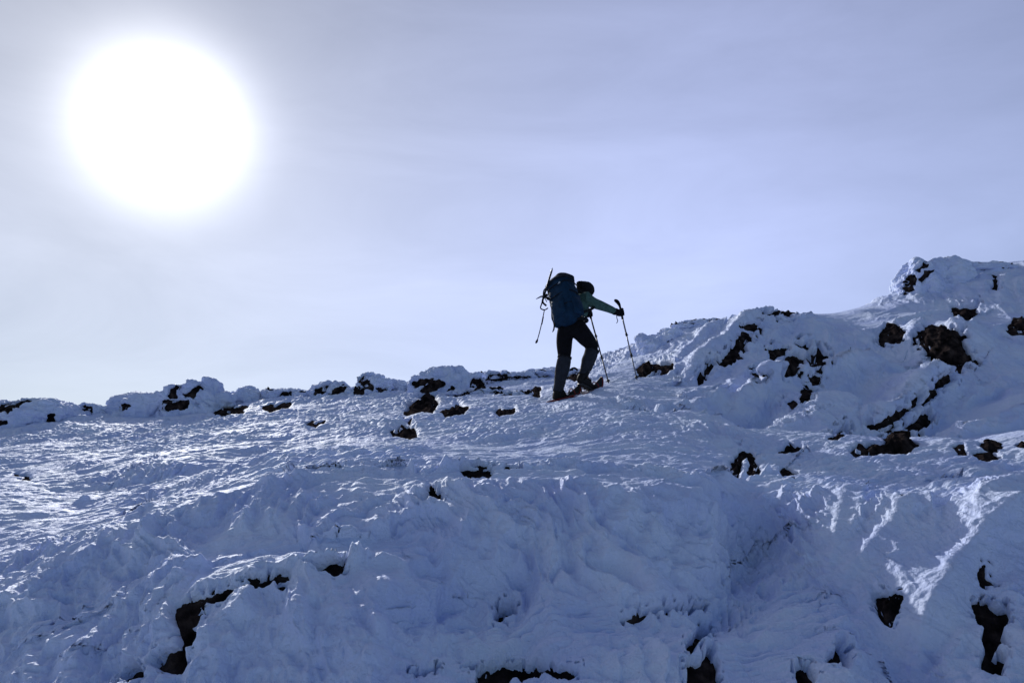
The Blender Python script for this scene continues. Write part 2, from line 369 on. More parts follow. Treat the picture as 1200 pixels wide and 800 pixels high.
# polygons of bare rock: name, label, list of polygons in photo pixels, extra
def Zc(o, s, *polys):
    return [[(o[0] + x / s, o[1] + y / s) for x, y in zip(p[::2], p[1::2])] for p in polys]
z2 = lambda *p: Zc((0, 400), 3.0, *p)
z3 = lambda *p: Zc((380, 400), 3.0, *p)
z4 = lambda *p: Zc((780, 290), 2.857, *p)
z5 = lambda *p: Zc((0, 540), 3.0, *p)
z6 = lambda *p: Zc((400, 540), 3.0, *p)
z7 = lambda *p: Zc((800, 540), 3.0, *p)
OUTCROPS = [
 ("jagged black rock edge showing along the hump's rounded summit", z4((340,237,365,222,378,212,398,208,410,195,425,180,432,215,408,234,395,224,370,230)), 0),
 ("broken chain of black rock pieces running down the left flank of the rounded hump", z4((228,350,240,318,262,296,280,305,282,322,255,335,232,352),(188,397,205,370,225,355,242,368,228,385,205,407),(135,415,155,392,167,400,150,422,135,425),(104,447,118,428,128,432,120,450,108,458),(290,425,305,428,315,442,298,440),(265,270,300,268,305,280,275,282)), 0),
 ("row of dark rock ledges half buried in the shaded right face of the hump", z4((350,352,370,342,388,350,390,370,372,366,355,380),(400,377,440,372,455,395,430,425,400,432,412,405),(485,365,510,355,540,375,512,395,488,398),(435,332,465,325,470,340,445,346)), 0),
 ("small spiky black rock in the hollow between the rounded hump and the largest black rock", z4((718,300,745,260,775,268,797,290,790,305,760,318,720,320)), 0.03),
 ("largest black rock face, a rough square block high on the right slope", z4((860,280,890,268,930,262,950,280,985,300,1000,350,1028,380,1000,385,960,398,920,395,885,380,872,345,855,325)), 0.10),
 ("ragged black rock patch just above the largest black rock", z4((965,210,985,220,1005,215,1045,208,1022,235,1010,255,985,245,968,225)), 0),
 ("tiny upright black rock chip high on the right skyline slope", z4((1099,120,1111,118,1106,147,1094,142)), 0),
 ("dark rock outcrop cut by the right edge, level with the largest black rock", z4((1145,282,1175,245,1215,240,1215,300,1165,292)), 0.02),
 ("three small black rock chips on the snow rib below the hump", z4((455,487,482,483,478,520,460,525),(413,525,430,515,442,535,425,543),(495,440,515,432,507,460,490,462)), 0),
 ("long slanting line of black rock slabs breaking the snow rib on the right", z4((960,410,995,392,1000,400,975,425,962,422),(898,462,950,432,955,445,920,470,900,468),(865,480,900,482,900,492,875,495),(815,520,845,507,840,520,818,535),(700,605,745,575,800,540,812,545,790,560,755,580,725,603),(800,605,840,590,850,565,888,580,880,595,850,618,815,615)), 0),
 ("low wide black rock mound at the foot of the slanting slab line", z4((620,692,650,672,700,662,735,665,740,640,770,625,815,635,825,655,840,665,800,690,740,695,690,698,640,706)), 0.03),
 ("thin black rock sliver left of the low wide rock mound", z4((552,645,590,618,593,628,570,650)), 0),
 ("flat black rock sliver lying in the snow above the arched rock", z4((388,688,410,670,455,678,430,688,405,693)), 0),
 ("arched black rock with a snow filled middle on the slope right of centre", z4((208,768,232,715,258,690,280,698,250,722,235,775),(278,700,300,725,318,750,290,768,270,758,292,742)), 0.02),
 ("small black rock just right of the arched rock", z4((380,755,400,745,440,765,425,772,395,770)), 0),
 ("cluster of dark rocks poking from a rough snow patch near the right edge", z4((968,675,990,668,1002,690,980,690),(1055,665,1080,655,1118,668,1105,680,1065,677),(1040,697,1085,690,1114,715,1060,722),(1175,662,1205,660,1205,672)), 0),
 ("single upright tooth of dark rock in the shaded gully at lower right", z7((688,490,720,478,766,480,762,515,737,580,712,576,690,540)), 0.03),
 ("tall ragged black rock under the sunlit ridge at the lower right corner", z7((1015,510,1060,510,1095,540,1135,545,1142,600,1110,625,1125,665,1080,690,1050,650,1060,620,1028,595),(1060,695,1085,700,1122,715,1115,765,1058,750,1050,720)), 0.02),
 ("narrow dark rock splinter tucked beneath the sunlit ridge crest", z7((1040,402,1060,368,1066,420,1087,437,1050,437)), 0),
 ("forked black rock with a snow plug at the bottom of the shaded gully", z7((12,668,45,630,66,640,50,660,32,672,22,700,12,692),(14,725,60,730,85,685,94,715,110,735,114,785,112,830,20,830,14,760)), 0.01),
 ("thin greyish rock fin near the bottom edge", z7((530,666,548,685,554,757,530,730,500,747,508,715,535,700)), 0.01),
 ("stubby brown rock tip cut by the bottom edge", z7((403,752,430,743,447,785,440,820,405,820,403,780)), 0.01),
 ("hairline black rock seam on the big shaded bank", z6((1000,572,1060,552,1140,545,1205,541,1240,548,1170,551,1070,561,1010,577)), 0),
 ("small black rock with a pale crystal in the upper face of the big snow bank", z6((298,155,316,98,330,120,350,140,335,162,315,166),(285,168,298,170,293,192,286,184)), 0.01),
 ("small curved black rock low in the middle of the shaded bank", z6((543,587,555,560,575,545,607,555,590,570,564,575,560,590)), 0),
 ("long flat black rock ledge along the bottom edge", z6((480,777,500,755,550,738,610,742,700,745,760,752,825,755,750,764,660,772,590,782,575,815,478,815),(425,742,462,735,465,745,432,755),(290,770,317,768,312,782),(238,770,252,770,250,782)), 0),
 ("broken black slivers on the lip of the big snow bank", z6((428,48,500,42,522,50,490,61,440,55),(575,30,605,27,612,36,580,38)), 0),
 ("long winding black rock crack in the lower left foreground", z5((560,728,600,690,652,668,650,625,632,570,628,525,650,502,715,488,755,482,800,462,850,455,900,432,970,415,1010,408,1017,425,990,437,950,444,900,452,830,467,790,492,700,502,697,530,674,545,706,560,700,573,667,582,693,620,690,652,657,677,657,755,610,757),(980,455,1000,455,995,475,982,470)), 0),
 ("short dark rock strip right of the winding crack", z5((1098,395,1150,380,1200,370,1207,393,1180,410,1140,400)), 0),
 ("black rock lump at the lower end of the winding crack", z5((455,777,480,745,505,735,515,755,542,767,520,790,500,810,460,810)), 0),
 ("tiny black rock chip at the far left on the open snowfield", z5((55,50,85,50,100,58,98,65,85,57)), 0),
 ("pair of rusty dark ledges in the snow under the far left boulders", z2((680,238,750,230,757,240,690,246),(760,256,780,240,862,235,850,249,790,261)), 0),
 ("thin dark ledge below the low humped boulders on the left skyline", z2((928,236,980,221,1016,222,1010,233,950,241)), 0),
 ("thin black flake on the snowfield below the left skyline", z2((1078,290,1110,284,1142,286,1110,298)), 0),
 ("black wedge of rock left of the hiker, nearer than the skyline boulders", z3((285,255,320,220,355,195,385,190,393,215,380,250,340,245,300,259)), 0.04),
 ("dark rounded rock just right of the black wedge of rock", z3((418,252,460,240,470,222,502,245,482,261,430,271)), 0.03),
 ("low black rock pair half sunk in the open snow below the black wedge", z3((235,322,280,303,318,308,322,335,285,337,240,331),(285,283,305,278,300,290)), 0.02),
 ("thin dark flake below the small boulder left of the hiker's boots", z3((610,252,670,237,663,250,616,263)), 0),
 ("small dark rocks behind the hiker's lower legs", z3((843,122,880,113,897,130,880,137,850,133),(740,165,752,165,750,196,738,187)), 0.02),
 ("rounded black rock beside the tip of the right hand pole", z3((1105,105,1125,82,1160,85,1176,100,1150,115,1115,119),(1178,96,1225,88,1230,104,1190,108)), 0.05),
]
# ------------------------------------------------------------------ terrain mesh (polar sheet around the viewpoint)
FINE = globals().get("FINE", 1.0)
def spaced(a, b, st): return np.linspace(a, b, max(2, int(round((b - a) / st)) + 1))[:-1]
az_d = 0.00098 / FINE
AZ = np.concatenate([spaced(-math.pi, -1.2, 0.12), spaced(-1.2, -0.68, 0.012), spaced(-0.68, 0.68, az_d), spaced(0.68, 1.2, 0.012), spaced(1.2, math.pi, 0.12)])
lr = np.concatenate([spaced(math.log(0.3), math.log(2.5), 0.15), spaced(math.log(2.5), math.log(6.3), 0.0013 / FINE), spaced(math.log(6.3), math.log(19), 0.0017 / FINE),
                     spaced(math.log(19), math.log(25), 0.01), spaced(math.log(25), math.log(900), 0.12), [math.log(900)]])
nA, nR = len(AZ), len(lr)
print("terrain grid", nA, nR, nA * nR)
AZg, LRg = np.meshgrid(AZ.astype(np.float32), lr.astype(np.float32), indexing="ij")
Rg = np.exp(LRg); X = (np.sin(AZg) * Rg); Y = (np.cos(AZg) * Rg)
# smooth base evaluated on a coarser grid and interpolated
ca = np.linspace(-0.86, 0.86, 345); cl = np.linspace(math.log(0.25), math.log(950), 640)
CA, CL_ = np.meshgrid(ca, cl, indexing="ij")
EF = field(CA, np.clip(CL_, math.log(1.2), math.log(160))).astype(np.float32)
def bil(az, l):
    u = (np.clip(az, -0.85, 0.85) - ca[0]) / (ca[1] - ca[0]); v = (np.clip(l, cl[0] + 1e-3, cl[-1] - 1e-3) - cl[0]) / (cl[1] - cl[0])
    i = np.floor(u).astype(int); j = np.floor(v).astype(int); fu = (u - i).astype(np.float32); fv = (v - j).astype(np.float32)
    # Catmull-Rom in both directions
    def cr(t): return (-0.5*t+t*t-0.5*t**3, 1-2.5*t*t+1.5*t**3, 0.5*t+2*t*t-1.5*t**3, -0.5*t*t+0.5*t**3)
    wu, wv = cr(fu), cr(fv); s = 0
    for a in range(4):
        ii = np.clip(i + a - 1, 0, len(ca) - 1)
        for b in range(4):
            jj = np.clip(j + b - 1, 0, len(cl) - 1); s = s + wu[a] * wv[b] * EF[ii, jj]
    return s
def ground(X, Y, lumps=True):
    az = np.arctan2(X, Y); r = np.hypot(X, Y) + 1e-6
    z = CAMZ + bil(az, np.log(r)) * r
    pl = -0.02 + 0.1 * Y
    k = sstep(1.2, 2.0, r) * (1 - sstep(0.8, 1.5, np.abs(az)))
    z = pl + (z - pl) * k
    z = z + ridge_height(X, Y)
    feet = 1 - np.exp(-(((X - 0.9) ** 2 + (Y - 9.9) ** 2) / 0.8 ** 2))
    if lumps:
        z = z + feet * np.clip(r / 8, 0.35, 1) * (0.07 * vnoise(X * 0.9, Y * 0.9, X * 0 + 1.5) + 0.035 * vnoise(X * 2.2, Y * 2.2, X * 0 + 4.5))
    return z
def grid_normals(P):
    du = np.zeros_like(P); dv = np.zeros_like(P)
    du[1:-1] = P[2:] - P[:-2]; du[0] = P[1] - P[0]; du[-1] = P[-1] - P[-2]
    dv[:, 1:-1] = P[:, 2:] - P[:, :-2]; dv[:, 0] = P[:, 1] - P[:, 0]; dv[:, -1] = P[:, -1] - P[:, -2]
    nn = np.cross(du, dv); nn /= np.linalg.norm(nn, axis=2, keepdims=True) + 1e-12
    nn *= np.sign(nn[:, :, 2:3]) + (nn[:, :, 2:3] == 0)
    return nn
Zg = ground(X, Y).astype(np.float32)
P0 = np.stack([X, Y, Zg], 2).astype(np.float32)
NB = grid_normals(P0)
NZ = NB[:, :, 2]
inview = ((np.abs(AZg) < 0.9) & (Rg > 1.5) & (Rg < 40)).astype(np.float32)
flat = sstep(0.86, 0.97, NZ); steep = 1 - sstep(0.62, 0.86, NZ)
P0 -= NB * crease_depth(P0[:, :, 0], P0[:, :, 1], P0[:, :, 2])[:, :, None]
x, y, z = P0[:, :, 0], P0[:, :, 1], P0[:, :, 2]
near = 1 - sstep(6, 9, Rg)
drift = sstep(0.5, 3.0, x) * sstep(7.0, 9.0, Rg)                 # wind packed snow on the right slopes
patch = sstep(-0.25, 0.35, vnoise(x * 0.8 + 3, y * 0.8, z * 0 + 2.2))
# wind crust on the open snowfield
wx = 0.97 * x + 0.24 * y; wy = -0.24 * x + 0.97 * y
wrp = 0.25 * vnoise(x * 1.1, y * 1.1, z + 31)
sas = ridged(wx * 1.3 + wrp, (wy + wrp) * 4.6, z * 0 + 7.1, 3, 0.55)
cr1 = 0.8 * np.abs(vnoise(wx * 4.0, wy * 8.5, z * 6)) + 0.9 * np.abs(vnoise(wx * 8 + 4, wy * 17, z * 12)) + 0.5 * np.abs(vnoise(wx * 17, wy * 34, z * 26 + 3))
crust_amp = (0.3 + 0.7 * patch) * (1 - 0.4 * sstep(-1.5, 1.0, x) * sstep(5, 6, Rg)) * (1 - 0.72 * drift)
D_flat = 0.015 * sas * (1 - 0.45 * drift) + (0.026 + 0.026 * (1 - drift)) * cr1 * crust_amp
# rime feathers on the steep shaded faces: leaning scales
ax = 0.74 * x - 0.62 * z + 0.1 * y; ac = 0.62 * x + 0.74 * z - 0.15 * y
q1 = 0.18 * vnoise(x * 1.7, y * 1.7, z * 1.7 + 12) + 0.05 * vnoise(x * 6, y * 6, z * 6 + 2)
fe = ridged((ac + q1) * 3.6, ax * 1.3 + q1, y * 1.0 + 3, 2, 0.5)
saw = (ac * 5.2 + 1.5 * vnoise(x * 1.3, y * 1.3, z * 1.3 + 5) + 0.5 * vnoise(x * 7, y * 7, z * 7)); saw = saw - np.floor(saw)
sawp = np.minimum(saw / 0.8, (1 - saw) / 0.2)
sw2 = (ac * 12 + ax * 2 + 2.2 * vnoise(x * 2.3, y * 2.3, z * 2.3 + 15) + 0.5 * vnoise(x * 13, y * 13, z * 13)); sw2 = sw2 - np.floor(sw2)
sawp = sawp + 0.75 * np.minimum(sw2 / 0.86, (1 - sw2) / 0.14) * sstep(-0.1, 0.3, vnoise(x * 1.9, y * 1.9, z * 1.9 + 25))
clump = np.abs(vnoise(x * 7, y * 7, z * 7)) + 0.55 * np.abs(vnoise(x * 15, y * 15, z * 15)) + 0.3 * np.abs(vnoise(x * 33, y * 33, z * 33))
pit = sstep(0.1, 0.6, vnoise(x * 4.6 + 8, y * 4.6, z * 4.6 + 1)) * np.abs(vnoise(x * 9, y * 9, z * 9 + 5))
lowf = sstep(-0.1, 0.4, vnoise(x * 1.2, y * 1.2, z * 1.2 + 40))
st1 = ridged((ac + q1 * 0.6) * 15, ax * 4.0 + q1 * 4, y * 4.5, 2, 0.5); st2 = ridged((ac + q1 * 0.3) * 34, ax * 9, y * 10 + 4, 2, 0.5)
D_face = 0.040 * fe + 0.040 * sawp * (0.25 + 0.75 * lowf) + 0.036 * clump * (0.2 + 0.8 * (1 - lowf)) - 0.06 * pit * (1 - drift) + (0.028 * st1 + 0.010 * st2) * np.clip(Rg / 4.5, 0.8, 2)
va = 0.5 * x + 0.86 * y; vc = 0.86 * x - 0.5 * y
flute = ridged(vc * 1.9 + 0.5 * vnoise(x * 0.9, y * 0.9, z * 0.9 + 9), va * 0.35, z * 0.8 + 2, 3, 0.55)
D_face = D_face * (1 - 0.72 * drift) + 0.06 * drift * flute
mixf = 1 - flat
Dn = (D_flat * (1 - mixf) + D_face * mixf) * inview
rm = sstep(0.02, 0.09, ridge_height(X, Y)); Dn = Dn * (1 - 0.6 * rm * near)
feet = np.exp(-(((x - 0.9) ** 2 + (y - 9.95) ** 2) / 0.6 ** 2)); Dn = Dn * (1 - 0.6 * feet)
PX, PY = project(x, y, z)

def poly_sd(px, py, polys):
    """signed distance in photo pixels, positive inside"""
    best = np.full(px.shape, -9e9, dtype=np.float32)
    for P in polys:
        ins = np.zeros(px.shape, bool); dm = np.full(px.shape, 9e9)
        for i in range(len(P)):
            x1, y1 = P[i]; x2, y2 = P[(i + 1) % len(P)]
            c = ((y1 > py) != (y2 > py)) & (px < (x2 - x1) * (py - y1) / ((y2 - y1) or 1e-9) + x1); ins ^= c
            dx, dy = x2 - x1, y2 - y1; t = np.clip(((px - x1) * dx + (py - y1) * dy) / (dx * dx + dy * dy + 1e-9), 0, 1)
            dm = np.minimum(dm, np.hypot(px - x1 - t * dx, py - y1 - t * dy))
        best = np.maximum(best, np.where(ins, dm, -dm))
    return best
def closed_patch(name, top, nrm, mask, thick, mat):
    """solid slab: the masked grid cells of `top`, thickened inwards"""
    cell = mask[:-1, :-1] & mask[1:, :-1] & mask[1:, 1:] & mask[:-1, 1:]
    h, w_ = mask.shape; idx = np.arange(h * w_).reshape(h, w_)
    q = np.stack([idx[:-1, :-1][cell], idx[1:, :-1][cell], idx[1:, 1:][cell], idx[:-1, 1:][cell]], 1)
    if len(q) == 0: return None
    e = np.concatenate([q[:, [0, 1]], q[:, [1, 2]], q[:, [2, 3]], q[:, [3, 0]]])
    key = np.sort(e, 1); key = key[:, 0].astype(np.int64) * (h * w_) + key[:, 1]
    u, inv, cnt = np.unique(key, return_inverse=True, return_counts=True)
    be = e[cnt[inv] == 1]
    used = np.unique(q); remap = np.full(h * w_, -1); remap[used] = np.arange(len(used)); nu = len(used)
    T = top.reshape(-1, 3)[used]; B = T - nrm.reshape(-1, 3)[used] * thick
    Q = [remap[q], remap[q][:, ::-1] + nu, np.stack([remap[be[:, 1]], remap[be[:, 0]], remap[be[:, 0]] + nu, remap[be[:, 1]] + nu], 1)]
    return np_mesh(name, np.concatenate([T, B]), np.concatenate(Q))
a0, a1 = np.searchsorted(AZ, -0.68), np.searchsorted(AZ, 0.68)
r0i, r1i = np.searchsorted(lr, math.log(2.5)), np.searchsorted(lr, math.log(19))
carve = np.zeros_like(Dn)
OUT_OBJ = []
for label, polys, bulge in OUTCROPS:
    xs = [p[0] for P in polys for p in P]; ys = [p[1] for P in polys for p in P]
    cx, cy = (min(xs) + max(xs)) / 2, (min(ys) + max(ys)) / 2
    # first surface hit at each polygon's centre
    bb = (PX[a0:a1, r0i:r1i] > min(xs) - 30) & (PX[a0:a1, r0i:r1i] < max(xs) + 30) & (PY[a0:a1, r0i:r1i] > min(ys) - 30) & (PY[a0:a1, r0i:r1i] < max(ys) + 30)
    # visible = elevation above everything nearer in the same column
    if 'VIS' not in globals():
        pyv = PY[a0:a1, r0i:r1i]; run = np.minimum.accumulate(pyv, axis=1)
        VIS = pyv <= run + 6.0
    ii, jj = np.where(bb & VIS)
    if len(ii) < 4: print("NO HIT", label); continue
    i0, i1, j0, j1 = ii.min() + a0, ii.max() + a0 + 1, jj.min() + r0i, jj.max() + r0i + 1
    sl = (slice(i0, i1), slice(j0, j1))
    px, py = PX[sl], PY[sl]; xx, yy, zz = x[sl], y[sl], z[sl]; rr = Rg[sl]
    ppm = F / rr                                            # photo pixels per metre
    vd = np.abs((NB[sl] * (P0[sl] - np.array([0, 0, CAMZ], np.float32))).sum(2)) / rr
    graz = 1 - sstep(0.15, 0.4, vd)
    fs = np.clip(float(np.median(vd)), 0.08, 1)                     # stretch along the line of sight on surfaces seen edge-on
    nearby = float(rr.mean()) < 5; jf = 0.3 if fs < 0.55 else (0.9 if nearby else 1.0)
    ux, uy, uz = xx * ppm.mean(), yy * ppm.mean() * fs, zz * ppm.mean()
    jx = vnoise(ux / 8, uy / 8, uz / 8) * (2.3 if nearby else 2.8) + vnoise(ux / 3.5, uy / 3.5, uz / 3.5) * 1.3 * jf
    jy = vnoise(ux / 8 + 9, uy / 8, uz / 8) * 2.2 + vnoise(ux / 3.5 + 9, uy / 3.5, uz / 3.5) * 1.1 * jf
    sdv = poly_sd(px + jx, py + jy, polys)
    sdv = np.where(VIS[i0 - a0:i1 - a0, j0 - r0i:j1 - r0i], sdv, -99)
    blot = vnoise(ux / 5, uy / 5, uz / 5 + 20)
    sdv = sdv - ((0.0 if fs < 0.55 else 0.8) if nearby else 1.0) * np.where(sdv > 2.5, 7 * sstep(0.42, 0.6, blot), 0)
    chip = vnoise(ux / 4.5, uy / 4.5, uz / 4.5 + 50)
    sdv = np.where((sdv > -9 + 8 * (chip < 0)) & (sdv < 1), np.maximum(sdv, (chip - 0.50) * 12 - 9 * graz - (2 if nearby else 0)), sdv)
    sd0 = sdv
    ins = sstep(-0.9, 0.9, sdv + 1.6)
    dep = np.clip(0.007 * rr, 0.03, 0.09)
    carve[sl] = np.maximum(carve[sl], ins * dep)
    Dn[sl] *= (1 - sstep(-4.5, 0.6, sdv + 1.0))
    Dn[sl] += (1 - graz) * sstep(5, 8, rr) * (1 - ins) * 0.4 * dep * clump[sl] * np.exp(-(np.minimum(sdv, 0) / 9) ** 2)
    carve[sl] *= 1
    Dn[sl] += (1 - graz) * sstep(5, 8, rr) * 0.08 * dep * np.exp(-((sdv + 3.5) / 2.2) ** 2)         # thick rime lip round the gap
    m = (sdv > -13)
    cragf = ridged(xx * ppm / 11, yy * ppm / 11, zz * ppm / 11 + 6, 3, 0.55)
    vor = np.abs(vnoise(xx * ppm / 6, yy * ppm / 16, zz * ppm / 6 + 2))
    off = -0.08 * dep + 0.30 * dep * cragf - 0.3 * dep * vor + (bulge + graz * np.clip(0.009 * rr, 0, 0.12)) * sstep(0, 8, sdv)
    off = off - 1.1 * dep * sstep(2, 8, -sdv)
    ncr = NB[sl]
    me = closed_patch("rock_outcrop", P0[sl] + ncr * off[:, :, None], ncr, m, 0.25 + 0 * rr.mean(), None)
    if me is None: print("EMPTY", label); continue
    # origin at the rock's centre
    co_ = np.empty(len(me.vertices) * 3, np.float32); me.vertices.foreach_get("co", co_); co_ = co_.reshape(-1, 3)
    c = co_.mean(0); me.vertices.foreach_set("co", (co_ - c).ravel()); me.update()
    o = link("rock_outcrop", me, ROCK); o.location = Vector(c.tolist())
    tag(o, label, "rock", "dark rocks poking through the snow"); OUT_OBJ.append(o)
PF = P0 + NB * (Dn - carve)[:, :, None]
# light smoothing is left to shading; build the sheet
idx = np.arange(nA * nR).reshape(nA, nR)
nx = np.roll(idx, -1, axis=0)
Q = np.stack([idx[:, :-1], idx[:, 1:], nx[:, 1:], nx[:, :-1]], 2).reshape(-1, 4)
V = PF.reshape(-1, 3)
# closing fan under the viewpoint
V = np.concatenate([V, [[0, 0, -0.02]]]); cidx = len(V) - 1
me = np_mesh("snow_slope", V, Q[:, ::-1] if False else Q)
tri = np.stack([idx[:, 0], nx[:, 0]], 1)
bm_ = None
capme = np_mesh("cap", V[np.concatenate([idx[:, 0], [cidx]])], np.stack([np.arange(nA), np.roll(np.arange(nA), -1), np.full(nA, nA)], 1))
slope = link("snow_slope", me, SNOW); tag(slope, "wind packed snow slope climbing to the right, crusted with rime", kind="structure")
cap_o = link("snow_ground", capme, SNOW); tag(cap_o, "snow underfoot at the viewpoint", kind="structure")
for nm, (px_, py_, D_) in {"lf": (655, 472, 9.77), "rf": (694, 457, 9.98), "t1": (714, 451, 10.3), "t2": (747, 446, 10.25)}.items():
    p = at(px_, py_, D_); i = np.argmin(np.abs(AZ - math.atan2(p.x, p.y))); j = np.argmin(np.abs(lr - math.log(math.hypot(p.x, p.y))))
    print(nm, "want z", round(p.z, 3), "ground", round(float(PF[i, j, 2]), 3))
def ground_z(X_, Y_):
    i = np.argmin(np.abs(AZ - math.atan2(X_, Y_))); j = np.argmin(np.abs(lr - math.log(math.hypot(X_, Y_)))); return float(PF[i, j, 2])
# ------------------------------------------------------------------ rime covered boulders
def ico(sub):
    bm = bmesh.new(); bmesh.ops.create_icosphere(bm, subdivisions=sub, radius=1)
    V = np.array([v.co[:] for v in bm.verts], np.float32); Fc = np.array([[v.index for v in f.verts] for f in bm.faces], np.int32); bm.free()
    return V, Fc
ICO6 = ico(7); ICO5 = ico(6)
def vnormals(V, Fc):
    n_ = np.cross(V[Fc[:, 1]] - V[Fc[:, 0]], V[Fc[:, 2]] - V[Fc[:, 0]]); out_ = np.zeros_like(V)
    for k_ in range(3): np.add.at(out_, Fc[:, k_], n_)
    return out_ / (np.linalg.norm(out_, axis=1, keepdims=True) + 1e-9)
def boulder(name, label, cx, w_, top, D, polys, seed, tall=1.0, lean=0.0, rough=1.0, layered=0.0, sink=0.35, big=True):
    U, Fc = ICO6 if big else ICO5
    pt = at(cx, top, D); gz = ground_z(pt.x, D); hx = w_ / 2 * D / F * 1.05; h = max(pt.z - gz, 0.12)
    cz = gz - sink * h; hz = pt.z - cz; hy = hx * 0.8
    s = seed * 7.31
    sg = np.sign(U); V = sg * np.abs(U) ** 0.88
    low = 0.20 * vnoise(U[:, 0] * 1.6 + s, U[:, 1] * 1.6, U[:, 2] * 1.6) + 0.11 * vnoise(U[:, 0] * 3.4 + s, U[:, 1] * 3.4 + 2, U[:, 2] * 3.4) - 0.10 * np.abs(vnoise(U[:, 0] * 5 + s, U[:, 1] * 5, U[:, 2] * 5))
    V = V * (1 + low[:, None])
    V[:, 2] = V[:, 2] / V[:, 2].max()
    V[:, 0] += lean * V[:, 2]
    P = np.stack([pt.x + V[:, 0] * hx, D + V[:, 1] * hy, cz + V[:, 2] * hz], 1).astype(np.float32)
    Nn = vnormals(P, Fc); X_, Y_, Z_ = P.T
    sc_ = D / 14
    kn = 0.55 * np.abs(vnoise(X_ * 6 / sc_, Y_ * 6 / sc_, Z_ * 8 / sc_ + s)) + 0.5 * vnoise(X_ * 4 / sc_ + Z_ * 2, Y_ * 4 / sc_, Z_ * 9 / sc_ + s + 3) + 0.45 * vnoise(X_ * 13 / sc_ + Z_ * 5, Y_ * 13 / sc_, Z_ * 24 / sc_ + s) + 0.4 * np.abs(vnoise(X_ * 30 / sc_, Y_ * 30 / sc_, Z_ * 40 / sc_))
    lay = (Z_ + 0.25 * X_) * 7 / sc_ + 0.8 * vnoise(X_ * 3, Y_ * 3, Z_ * 3 + s); lay = np.abs(lay - np.floor(lay) - 0.5) * 2
    snow_d = rough * 0.055 * sc_ * kn + layered * 0.05 * lay
    px, py = project(X_, Y_, Z_)
    ppm = F / D
    j1 = vnoise(X_ * ppm / 6, Y_ * ppm / 6, Z_ * ppm / 6) * 2.0; j2 = vnoise(X_ * ppm / 6 + 9, Y_ * ppm / 6, Z_ * ppm / 6) * 1.8 + vnoise(X_ * ppm / 3, Y_ * ppm / 3, Z_ * ppm / 3)
    facing = (Nn * (P - np.array([0, 0, CAMZ], np.float32))).sum(1) < 0.05
    sdv = poly_sd(px + j1, py + j2, polys) if polys else np.full(px.shape, -9.0)
    # bare rock also shows on the undersides round the back
    back = sstep(0.3, 0.6, vnoise(X_ * 2.2, Y_ * 2.2, Z_ * 3 + s + 4)) * 6 - 3
    sdv = np.where(facing, sdv, np.where(Nn[:, 2] < 0.5, back, -5))
    ins = sstep(-1.0, 1.0, sdv + 1.0)
    dep = 0.085 * sc_
    # thin the snow smoothly so edges stay crisp but short
    Vs = P + Nn * ((snow_d * (1 - ins)) - ins * dep)[:, None]
    crag = ridged(X_ * ppm / 12, Y_ * ppm / 12, Z_ * ppm / 12 + s, 3, 0.5)
    Vr = P + Nn * (-0.35 * dep + 0.30 * dep * crag - 1.0 * dep * sstep(1.5, 7, -sdv))[:, None]
    c = Vector((pt.x, D, gz))
    root = empty(name, c, label, "boulder", "rime covered boulders on the skyline")
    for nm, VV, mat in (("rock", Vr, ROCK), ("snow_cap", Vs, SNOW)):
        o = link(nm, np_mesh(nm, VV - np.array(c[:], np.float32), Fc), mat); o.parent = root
    return root
B = boulder
B("snowy_boulder", "low rime covered boulder at the far left edge with a dark band along its top", 36, 120, 468, 13.2, z2((-40,232,0,225,60,205,128,207,80,216,55,236,25,252,0,242,-40,246),(-30,276,25,279,0,296,-30,296),(168,262,190,255,187,282,168,281)), 1, layered=.3)
B("snowy_boulder", "small dark headed boulder between the far left boulder and the big skyline boulder", 110, 42, 474, 13.8, z2((278,247,300,226,325,228,323,246,300,249)), 2, big=False)
B("snowy_boulder", "low sloping rime mound against the left side of the big skyline boulder", 172, 84, 459, 13.9, z2((425,236,440,225,450,228,440,238)), 3, big=False)
B("snowy_boulder", "big overhanging rime covered boulder on the left skyline with rusty dark gaps", 232, 76, 444, 13.5, z2((593,192,608,165,648,146,625,170,620,192,600,198),(646,186,672,176,700,153,712,160,690,182,677,200,650,198),(512,242,540,216,600,208,662,210,662,234,580,240,530,247)), 4, layered=.8, lean=.12)
B("snowy_boulder", "smooth domed snow mound just right of the big skyline boulder", 294, 44, 453, 14.2, [], 5, big=False)
B("snowy_boulder", "flat topped snowy boulder with one dark notch right of the domed mound", 339, 60, 457, 14.2, z2((978,202,1000,177,1024,178,1017,199,990,208)), 6, big=False)
B("snowy_boulder", "long low snowy shoulder sloping up to the peaked skyline boulder", 392, 60, 449, 14.0, z3((18,187,60,150,102,138,75,162,50,192,25,197),(-36,190,-20,165,25,150,0,175)), 7, layered=.5, big=False)
B("snowy_boulder", "peaked rime crusted boulder with a slanting black gash left of centre", 434, 50, 437, 13.9, z3((118,132,136,123,172,160,168,172,145,157),(105,165,142,163,136,187,110,187),(183,166,217,167,206,180)), 8, lean=.25, rough=1.3)
B("snowy_boulder", "small rounded snow lump on the skyline between two larger boulders", 471, 44, 447, 14.3, [], 9, big=False)
B("snowy_boulder", "large conical snow covered boulder on the skyline left of the hiker", 525, 84, 431, 13.8, z3((343,177,370,138,402,133,418,150,390,167,360,182),(310,152,340,136,367,137,345,152,320,160),(512,152,530,128,572,138,562,160,518,160)), 10)
B("snowy_boulder", "dark topped low boulder on the skyline right of the conical boulder", 592, 66, 438, 14.6, z3((570,126,600,113,652,118,654,150,600,154,573,147),(655,127,722,122,702,142)), 11, layered=.4, big=False)
B("snowy_boulder", "long low snowy rib on the skyline directly behind the hiker's left leg", 650, 84, 433, 15.0, z3((716,140,728,118,733,120,722,158)), 12, big=False)
